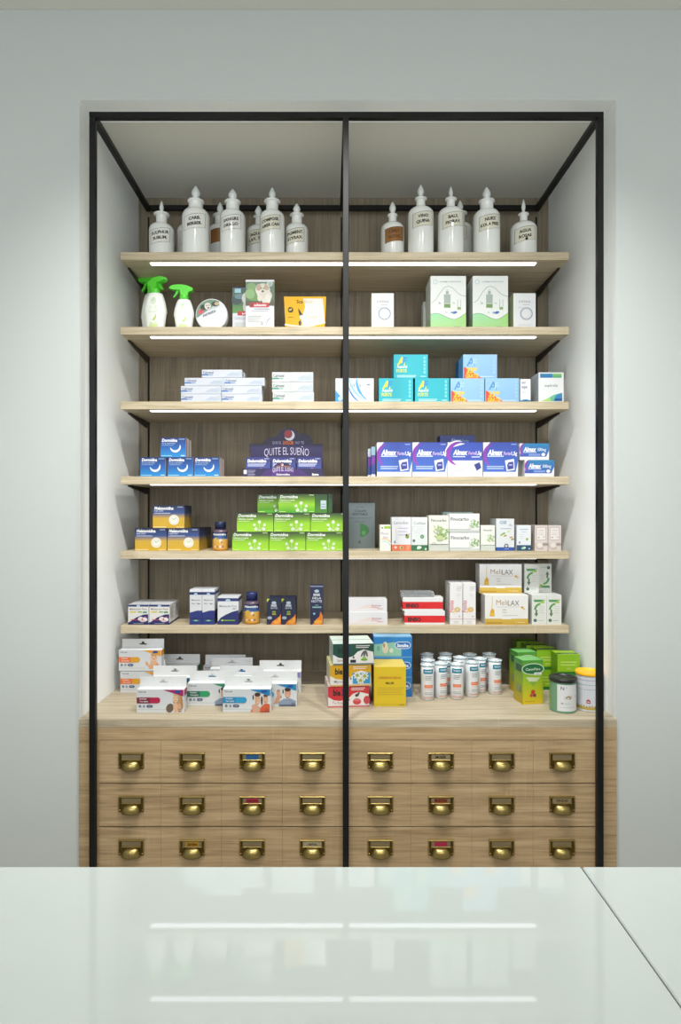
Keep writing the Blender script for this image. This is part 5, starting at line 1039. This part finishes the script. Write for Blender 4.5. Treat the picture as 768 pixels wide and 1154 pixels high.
def d_tab(c1, c2, tri, photo):
    def f(p):
        p.rect(0, 0.0, 1, 1, '#dfe2e4', '#d4d8dc'); p.rect(0, 0.12, 0.62, 0.14, '#b4bcc4'); p.text('Veroval', 0.03, 0.86, 0.075, '#5c6470', 'l', 0.01, maxw=0.26); p.rect(0.0, 0.78, 0.66, 0.785, '#c0c6cc')
        if photo: photo(p)
        p.poly([(0.56, 0.985), (0.985, 0.985), (0.985, 0.7)], tri); p.pill(0.8, 0.84, 0.92, 0.96, '#1c4f9c') 
        p.pill(0.02, 0.4, 0.5, 0.66, c2); p.rect(0.0, 0.4, 0.28, 0.66, c1); p.text('Fertilidad', 0.06, 0.57, 0.055, '#f4ece8', 'l', 0.01, maxw=0.3); p.text('Test rapido', 0.06, 0.46, 0.055, '#f4ece8', 'l', 0.01, maxw=0.36)
        p.ell(0.07, 0.28, 0.055, 0.055, '#44546c'); p.ell(0.155, 0.28, 0.05, 0.05, '#5c7c9c'); p.pill(0.21, 0.225, 0.34, 0.335, '#3c4c6c'); p.rect(0.06, 0.27, 0.08, 0.29, '#e4e8f0'); p.rect(0.145, 0.27, 0.165, 0.29, '#e4e8f0'); p.rect(0.24, 0.27, 0.31, 0.29, '#c4ccdc')
        for a in (0.885, 0.925):
            for b in (0.05, 0.13): p.rect(a, b, a + 0.02, b + 0.035, '#3c444c')
    return f
def tabbox(px0, Y, z, label, c1, c2, tri, photo, w=0.1655, h=0.081, hd=0.0385, col='#e9ebec', hole='#4c5054', group='test boxes with hang tabs', rz=0.0):
    e = empty('hang_tab_box', (X(px0, Y) + w / 2, Y, z + 0.0004), label, 'test box', group, rz)
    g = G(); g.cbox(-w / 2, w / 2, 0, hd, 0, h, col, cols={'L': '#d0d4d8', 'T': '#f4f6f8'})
    if tri: d_tab(c1, c2, tri, photo)(P(g, face_map(w, h, hd, 'F'), w, h))
    pr = P(g, face_map(w, h, hd, 'R'), hd, h); pr.rect(0.0, 0.7, 1, 0.98, tri or '#d4d8dc')
    g.build('carton', M_PRINT, e)
    g = G(); ht = 0.036; y0 = hd + 0.0004
    # hang card: outline with the euro hole left open in the middle
    hx_, hz0, hz1 = 0.014, h + 0.013, h + 0.018
    g.cbox(-w / 2, w / 2, y0, y0 + 0.0006, h * 0.55, hz0, '#e4e6e6', b=0.0001); g.cbox(-w / 2, -hx_, y0, y0 + 0.0006, hz0, hz1, '#e4e6e6', b=0.0001); g.cbox(hx_, w / 2, y0, y0 + 0.0006, hz0, hz1, '#e4e6e6', b=0.0001)
    g.cbox(-w / 2, -0.005, y0, y0 + 0.0006, hz1, hz1 + 0.007, '#e4e6e6', b=0.0001); g.cbox(0.005, w / 2, y0, y0 + 0.0006, hz1, hz1 + 0.007, '#e4e6e6', b=0.0001); g.cbox(-w / 2, w / 2, y0, y0 + 0.0006, hz1 + 0.007, h + ht, '#e4e6e6', b=0.0001)
    g.build('hang_card', M_PRINT, e)
    return e
Zt = ZW
OR = ('#e8763c', '#e0a42c', '#e8a024')

MG = ('#7c1c40', '#b81c4c', '#a81c64'); GR_ = ('#2c6c5c', '#2c9c64', '#1c8c5c'); BL = ('#2c8cbc', '#2c9ccc', '#1c84bc'); PU = ('#7c74b4', '#948cc4', '#8c84c4')
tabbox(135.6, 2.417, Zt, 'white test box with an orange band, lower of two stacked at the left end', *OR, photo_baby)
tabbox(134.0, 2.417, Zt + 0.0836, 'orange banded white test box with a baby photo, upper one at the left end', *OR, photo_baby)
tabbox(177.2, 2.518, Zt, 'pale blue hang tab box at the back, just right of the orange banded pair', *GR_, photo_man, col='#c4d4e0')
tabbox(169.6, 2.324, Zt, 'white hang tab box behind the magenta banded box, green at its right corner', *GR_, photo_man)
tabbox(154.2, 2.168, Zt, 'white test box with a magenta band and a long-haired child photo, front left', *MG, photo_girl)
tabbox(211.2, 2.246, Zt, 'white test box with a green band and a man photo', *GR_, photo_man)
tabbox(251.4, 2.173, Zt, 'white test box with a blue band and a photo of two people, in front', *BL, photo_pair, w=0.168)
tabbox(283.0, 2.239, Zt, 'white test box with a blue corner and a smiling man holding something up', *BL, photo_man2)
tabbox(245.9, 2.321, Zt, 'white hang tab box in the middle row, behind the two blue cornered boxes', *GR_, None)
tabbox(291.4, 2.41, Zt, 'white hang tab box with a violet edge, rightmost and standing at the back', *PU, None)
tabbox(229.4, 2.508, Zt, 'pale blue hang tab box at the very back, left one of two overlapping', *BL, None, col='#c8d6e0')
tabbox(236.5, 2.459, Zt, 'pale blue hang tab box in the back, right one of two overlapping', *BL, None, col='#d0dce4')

# herbal tea stack
def d_tea(main, sub, kindname, motif):
    def f(p):
        p.rect(0, 0, 1, 1, main); p.poly([(0, 0.03), (0, 0.5), (0.14, 0.34), (0.3, 0.3), (0.5, 0.42), (0.6, 0.62), (0.75, 0.72), (0.98, 0.6), (1, 0.1), (1, 0.03)], '#f0ece8')
        p.text('bie', 0.12, 0.56, 0.28, '#1c241c', 'l', 0.03, maxw=0.18); p.text('3', 0.32, 0.56, 0.28, '#2c3c8c', 'l', 0.03, maxw=0.1)
        p.text(kindname, 0.1, 0.16, 0.12, sub, 'l', 0.0, maxw=0.36); p.lines(0.56, 0.88, 0.34, 2, 0.08, 0.035, '#f0e4e0'); p.ell(0.5, 0.35, 0.05, 0.06, sub)
        motif(p); p.rect(0, 0, 1, 0.07, mix(main, '#ffffff', 0.15))
    return f
def m_leaf(p):
    p.rect(0.42, 0.1, 0.56, 0.24, '#1c2c34'); p.ell(0.76, 0.24, 0.16, 0.06, '#6cac2c'); p.ell(0.76, 0.3, 0.1, 0.06, '#8cc43c')
    for q, a in enumerate((-0.5, -0.15, 0.25)): p.ell(0.72 + q * 0.05, 0.52, 0.045, 0.17, '#5c6464', 10, a)
def m_cham(p):
    p.rect(0.55, 0.1, 0.98, 0.62, '#3c9cd0')
    for a, b in ((0.66, 0.5), (0.84, 0.46), (0.74, 0.26)):
        for q in range(8): t_ = q * PI / 4; p.ell(a + 0.13 * math.cos(t_) * p.h / p.w, b + 0.13 * math.sin(t_), 0.075, 0.04, '#f4f2e8', 8, t_)
        p.ell(a, b, 0.08, 0.08, '#a4b42c', 10)
def m_fruit(p):
    p.ell(0.7, 0.26, 0.2, 0.15, '#d8444c', 16); p.ell(0.94, 0.32, 0.16, 0.2, '#d04850', 14); p.ell(0.7, 0.33, 0.17, 0.06, '#e8787c', 14); p.ell(0.7, 0.56, 0.1, 0.07, '#4c3c34', 10, 0.4); p.ell(0.74, 0.64, 0.05, 0.1, '#5c4c3c', 8, -0.4)
TD = dict(tea_red=('#d4343c', '#c86c74', 'Te Rojo', m_fruit), tea_yel=('#dca81c', '#8c8c84', 'Manzanilla', m_cham), tea_grn=('#1c4c40', '#4c6c58', 'Salvia', m_leaf))
for k_, (mn, sb, nm, mo) in TD.items():
    side = {'tea_red': '#dcc4c0', 'tea_yel': '#dcdcb4', 'tea_grn': '#b8ccc0'}[k_]
    def d_side(p, c=side, m_=mn): p.rect(0.1, 0.1, 0.9, 0.9, mix(c, '#ffffff', 0.3)); p.lines(0.2, 0.75, 0.5, 4, 0.13, 0.05, mix(m_, '#ffffff', 0.4))
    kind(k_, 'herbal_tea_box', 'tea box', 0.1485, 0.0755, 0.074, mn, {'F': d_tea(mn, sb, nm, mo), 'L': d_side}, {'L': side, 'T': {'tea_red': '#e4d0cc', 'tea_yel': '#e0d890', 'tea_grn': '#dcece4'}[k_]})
GTE = 'stacked herbal tea boxes behind the post'
yaw = math.radians(5)
for lv, (k_, px_, nm) in enumerate((('tea_red', 370.0, 'red fruit tea box, bottom'), ('tea_yel', 372.2, 'yellow chamomile tea box, middle'), ('tea_grn', 375.4, 'dark green herb tea box, top'))):
    for rw in (0, 1):
        xc = X(px_, 2.227) + 0.0742 - rw * 0.0768 * math.sin(yaw); yy = 2.227 + rw * 0.0768 * math.cos(yaw) + 0.004
        put(k_, 0, yy, Zt + lv * 0.0760, nm + (' of the front stack behind the central post' if rw == 0 else ' of the second stack, directly behind the front stack'), GTE, rz=yaw, x=xc)
def d_herb(p):
    p.text('HERBENSURINA', 0.5, 0.69, 0.055, '#b4502c', 'c', 0.01, maxw=0.86); p.text('MILLER', 0.5, 0.56, 0.05, '#4c4420', 'c', 0.03, maxw=0.26); p.lines(0.1, 0.46, 0.84, 4, 0.055, 0.012, '#b49c2c', 0.15); p.rect(0.02, 0.05, 0.98, 0.06, '#c4a420'); p.rect(0.78, 0.035, 0.95, 0.06, '#a48c24')
    p.rect(0, 0, 1, 0.03, '#dcc03c')
kind('herb', 'herbal_remedy_box', 'tea box', 0.1160, 0.1445, 0.116, '#e0c01e', {'F': d_herb}, {'T': '#ecd05c', 'L': '#c49c1c'})
put('herb', 421.6, 2.2367, Zt, 'tall yellow box lettered HERBENSURINA in red, right of the tea boxes')
def d_blue(p):
    p.rect(0, 0, 1, 1, '#1c78c8', '#2484cc'); p.poly([(0, 0.02), (0.72, 0.02), (0.72, 0.5), (0.55, 0.72), (0.3, 0.66), (0, 0.6)], '#8cc4b4'); p.ell(0.3, 0.4, 0.16, 0.26, '#dcd4bc', 12); p.ell(0.3, 0.6, 0.1, 0.14, '#e4dcc8'); p.ell(0.46, 0.3, 0.1, 0.12, '#d4dccc'); p.ell(0.27, 0.55, 0.04, 0.1, '#a47c3c'); p.ell(0.12, 0.4, 0.08, 0.14, '#6cac9c')
    p.pill(0.55, 0.38, 0.97, 0.74, '#e8f0f8'); p.pill(0.565, 0.41, 0.955, 0.71, '#1c6cbc'); p.text('Sanalba', 0.76, 0.48, 0.15, '#f4f8fc', 'c', 0.03, maxw=0.3); p.rect(0, 0.955, 1, 1, '#6cb0e4'); p.rect(0.745, 0, 0.75, 0.95, '#6cb0e4')
kind('bluet', 'herbal_tea_box', 'tea box', 0.1450, 0.0760, 0.11, '#1c74c4', {'F': d_blue}, {'T': '#8cc4ec'})
for lv in range(3): put('bluet', 0, 2.358, Zt + lv * 0.0764, ('lowest', 'middle', 'topmost')[lv] + ' blue box with a round white oval, in the stack behind the yellow box', 'stacked blue tea boxes', x=X(464.6, 2.358) - 0.0725)

# cylindrical rolls with crimped tops
def roll_mesh():
    g = G(); r, h = 0.0246, 0.135
    g.lathe([(r * 0.92, 0), (r, 0.003), (r * 1.0, 0.04), (r * 0.985, 0.09), (r, 0.124)], 32, '#e6e8ea')
    fn = lambda u, v, e2: ((r + 0.0003 + e2) * math.sin((u - r) / r), -(r + 0.0003 + e2) * math.cos((u - r) / r), 0.006 + v)
    p = P(g, fn, 2 * r, 0.112)
    p.rect(0.1, 0.83, 0.92, 0.98, '#2a86a4', seg=8); p.text('TERRAMICINA', 0.5, 0.885, 0.045, '#e4f4f8', 'c', 0.02, maxw=0.6)
    for q in range(3): p.rect(0.25, 0.74 - q * 0.055, 0.8 - 0.06 * q, 0.757 - q * 0.055, '#8c98a0', seg=4)
    p.rect(0.2, 0.36, 0.86, 0.46, '#e87848', seg=7); p.rect(0.24, 0.4, 0.8, 0.415, '#f8dccc', seg=6)
    for q in range(5): p.rect(0.24 + q * 0.12, 0.29, 0.3 + q * 0.12, 0.32, '#f0a888')
    for q in range(2): p.rect(0.22, 0.2 - q * 0.05, 0.8, 0.215 - q * 0.05, '#98a4ac', seg=5)
    p.rect(0.12, 0.03, 0.92, 0.055, '#e89878', seg=7)
    for a in (0.05, 0.5, 1.02): pass
    body = g.mesh('body', [M_GLOSS])
    g = G(); n = 48
    prof = [(1.0, 0.1245), (1.07, 0.127), (1.09, 0.1295), (0.98, 0.1310), (0.8, 0.1300), (0.5, 0.1335), (0.02, 0.1355)]
    base = len(g.v)
    for q, (k_, z) in enumerate(prof):
        for i in range(n):
            a = 2 * PI * i / n; m_ = 1 + (0.035 * math.cos(12 * a) if q in (1, 2) else 0); g.v.append((r * k_ * m_ * math.sin(a), -r * k_ * m_ * math.cos(a), z + (0.0015 * math.sin(12 * a) if q in (1, 2) else 0)))
    cs = ['#c8dce0', '#9cc8d4', '#e8eef0', '#c4d8dc', '#dfe8ec', '#f0f4f4']
    for q in range(len(prof) - 1):
        for i in range(n): g.idx([base + q * n + i, base + q * n + (i + 1) % n, base + (q + 1) * n + (i + 1) % n, base + (q + 1) * n + i], cs[q])
    return body, g.mesh('crimped_top', [M_GLOSS])
RB, RC = roll_mesh()
rolls = [(482, 2.332, 0.0, 'front row, leftmost roll'), (497, 2.355, 0.35, 'just right of the leftmost front one'), (515.2, 2.343, -0.2, 'front row, middle roll standing forward'),
         (532, 2.374, 0.3, 'right of the middle front one'), (541.0, 2.432, 0.5, 'half hidden between the two rightmost front rolls'), (558, 2.4045, 0.25, 'rightmost roll in front, standing a little apart'),
         (482.6, 2.405, 0.4, 'directly behind the leftmost front roll'), (481.5, 2.510, -0.3, 'leftmost roll of the rear row'), (501.5, 2.432, 0.6, 'middle row, between the left pair'),
         (502.5, 2.515, 0.1, 'second roll of the rear row'), (518.5, 2.452, -0.5, 'behind the middle front roll'), (529.5, 2.505, 0.3, 'third roll of the rear row'), (551.5, 2.512, 0.0, 'rightmost roll of the rear row')]
for px_, Yc, rz, nm in rolls:
    e = empty('wrapped_roll', (X(px_, Yc), Yc, Zt + 0.0004), 'white roll with teal and orange print, ' + nm, 'bandage roll', 'white wrapped rolls on the worktop', rz)
    link('body', RB, e); link('crimped_top', RC, e)

# fibre cartons, lime boxes, tins
def d_fibre(p):
    p.rect(0, 0, 1, 0.5, '#e4c41c', '#a4c42c'); p.rect(0, 0.5, 1, 1, '#a4c42c', '#4c9c3c'); p.ell(0.5, 0.8, 0.27, 0.13, '#e8f4e0', 24); p.ell(0.5, 0.8, 0.255, 0.115, '#1c6c3c', 24); p.text('CasenFibra', 0.5, 0.77, 0.055, '#e4f4dc', 'c', 0.0, 0.2, maxw=0.78)
    p.rect(0.56, 0.66, 0.92, 0.72, '#e4e8e4'); p.text('sticks', 0.62, 0.675, 0.03, '#5c7c64'); p.poly([(0.15, 0.62), (0.85, 0.6), (0.6, 0.48), (0.5, 0.4), (0.38, 0.48)], '#d4e0b8'); p.poly([(0.3, 0.52), (0.7, 0.51), (0.5, 0.4)], '#8cb43c')
    p.ell(0.5, 0.28, 0.05, 0.05, '#c4442c'); p.ell(0.42, 0.2, 0.04, 0.04, '#c4542c'); p.ell(0.58, 0.2, 0.04, 0.04, '#7c3c54'); p.lines(0.1, 0.06, 0.5, 1, 0.03, 0.012, '#b4942c')
def d_fibreL(p):
    p.rect(0, 0, 1, 0.5, '#cfae1c', '#94b028'); p.rect(0, 0.5, 1, 1, '#94b028', '#3c8a34'); p.rect(0.2, 0.72, 0.85, 0.88, '#2c5c3c'); p.rect(0.25, 0.25, 0.85, 0.42, '#7c8c54'); p.lines(0.3, 0.38, 0.4, 3, 0.05, 0.015, '#c4cc94')
kind('fibre', 'fibre_carton', 'supplement box', 0.0790, 0.1600, 0.070, '#5ca444', {'F': d_fibre, 'L': d_fibreL}, {'T': '#7cc46c'})
yw = math.radians(9)
put('fibre', 0, 2.266, Zt, 'tall green and yellow carton with an oval green badge, front one', 'green and yellow fibre cartons', rz=yw, x=X(589.4, 2.262) + 0.039)
put('fibre', 0, 2.400, Zt, 'tall green and yellow carton directly behind the front one', 'green and yellow fibre cartons', rz=yw, x=X(583.0, 2.40) + 0.039)
def d_lime(p):
    p.rect(0, 0, 1, 1, '#a4d01c', '#8cc01c'); p.lines(0.15, 0.6, 0.7, 2, 0.14, 0.05, '#cfe47c', 0.15); p.rect(0.4, 0.28, 0.62, 0.32, '#cfe47c'); p.rect(0, 0, 1, 0.16, '#2c7c2c')
def d_limeT(p):
    p.rect(0.02, 0.1, 0.98, 0.4, '#1c5c34'); p.text('Manasul', 0.5, 0.16, 0.14, '#b4d8b4', 'c', 0.01, maxw=0.6)
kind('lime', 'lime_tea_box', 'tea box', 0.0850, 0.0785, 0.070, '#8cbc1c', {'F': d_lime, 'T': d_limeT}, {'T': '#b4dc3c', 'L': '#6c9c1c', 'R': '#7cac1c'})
cols3 = [(0.9125, 2.372, 'column nearest the front right'), (0.8600, 2.452, 'second column'), (0.8450, 2.532, 'third column'), (0.8300, 2.612, 'rearmost column')]
for xc, yy, nm in cols3:
    for lv in (0, 1):
        put('lime', 0, yy, Zt + lv * 0.0789, 'lime green tea box with a dark green band, %s, %s' % (nm, ('lower', 'upper')[lv]), 'lime green tea boxes in the right corner', x=xc, rz=0.0)
def tin(xc, yc, r, h, label, lidc, body_print, bodyc, lidh=0.014, rz=-0.42):
    e = empty('food_tin', (xc, yc, Zt + 0.0004), label, 'tin', None, rz)
    g = G(); hb = h - lidh
    g.lathe([(r * 0.97, 0), (r, 0.002), (r, 0.004), (r * 0.985, 0.006), (r * 0.985, hb - 0.003), (r, hb - 0.001), (r * 0.98, hb)], 48, bodyc)
    rr = r * 0.985; fn = lambda u, v, e2: ((rr + 0.0003 + e2) * math.sin((u - rr * 1.5) / rr), -(rr + 0.0003 + e2) * math.cos((u - rr * 1.5) / rr), 0.007 + v)
    body_print(P(g, fn, 3 * rr, hb - 0.012)); g.build('can', M_GLOSS, e)
    g = G(); g.lathe([(r * 1.03, hb + 0.0005), (r * 1.045, hb + 0.003), (r * 1.045, h - 0.002), (r * 1.02, h), (r * 0.9, h), (r * 0.87, h - 0.003), (r * 0.86, h - 0.005), (0.002, h - 0.005)], 48, lidc); g.build('lid', M_PLAST, e)
def d_blk(p):
    p.rect(0, 0, 0.38, 1, '#6fa07c', seg=8); p.rect(0.38, 0, 1, 1, '#e2e4e6', seg=12); p.text('N', 0.47, 0.8, 0.13, '#2c3430', 'l', 0.0, maxw=0.12); p.text('o', 0.6, 0.87, 0.06, '#2c3430', 'l', 0.0)
    p.ell(0.66, 0.52, 0.16, 0.085, '#c4b48c', 14, 0.15); p.ell(0.66, 0.52, 0.1, 0.055, '#8c7438', 12, 0.1); p.ell(0.88, 0.56, 0.03, 0.02, '#b48c9c'); p.text('N', 0.48, 0.26, 0.07, '#3c4440', 'l', 0.01); p.text('Fibra', 0.56, 0.26, 0.07, '#a4c4bc', 'l', 0.0, maxw=0.2); p.rect(0.46, 0.14, 0.86, 0.155, '#b4b8bc', seg=5)
def d_yt(p):
    p.rect(0, 0, 1, 1, '#dfe1ea', seg=14); p.rect(0, 0.9, 1, 0.93, '#b4bcc8', seg=14); p.rect(0.05, 0.76, 1, 0.785, '#94b4a4', seg=12); p.rect(0.1, 0.62, 1, 0.64, '#a4b8ac', seg=12); p.rect(0, 0, 1, 0.09, '#c4ac54', seg=14)
    for q in range(14): p.ell(0.04 + q * 0.07, 0.1 + 0.01 * (q % 3), 0.02, 0.025, '#a88c34', 8)
    p.ell(0.5, 0.27, 0.06, 0.06, '#b4444c'); p.rect(0.47, 0.24, 0.53, 0.27, '#f0dcdc'); p.rect(0.44, 0.21, 0.56, 0.225, '#8c5c60')
tin(0.8265, 2.202, 0.0455, 0.118, 'green and white food tin with a black plastic lid', '#1c1e1e', d_blk, '#6fa07c')
tin(0.9235, 2.214, 0.0440, 0.136, 'white food tin with a bright yellow lid and gold base, beside the right post', '#f4b414', d_yt, '#dfe1ea', 0.012)
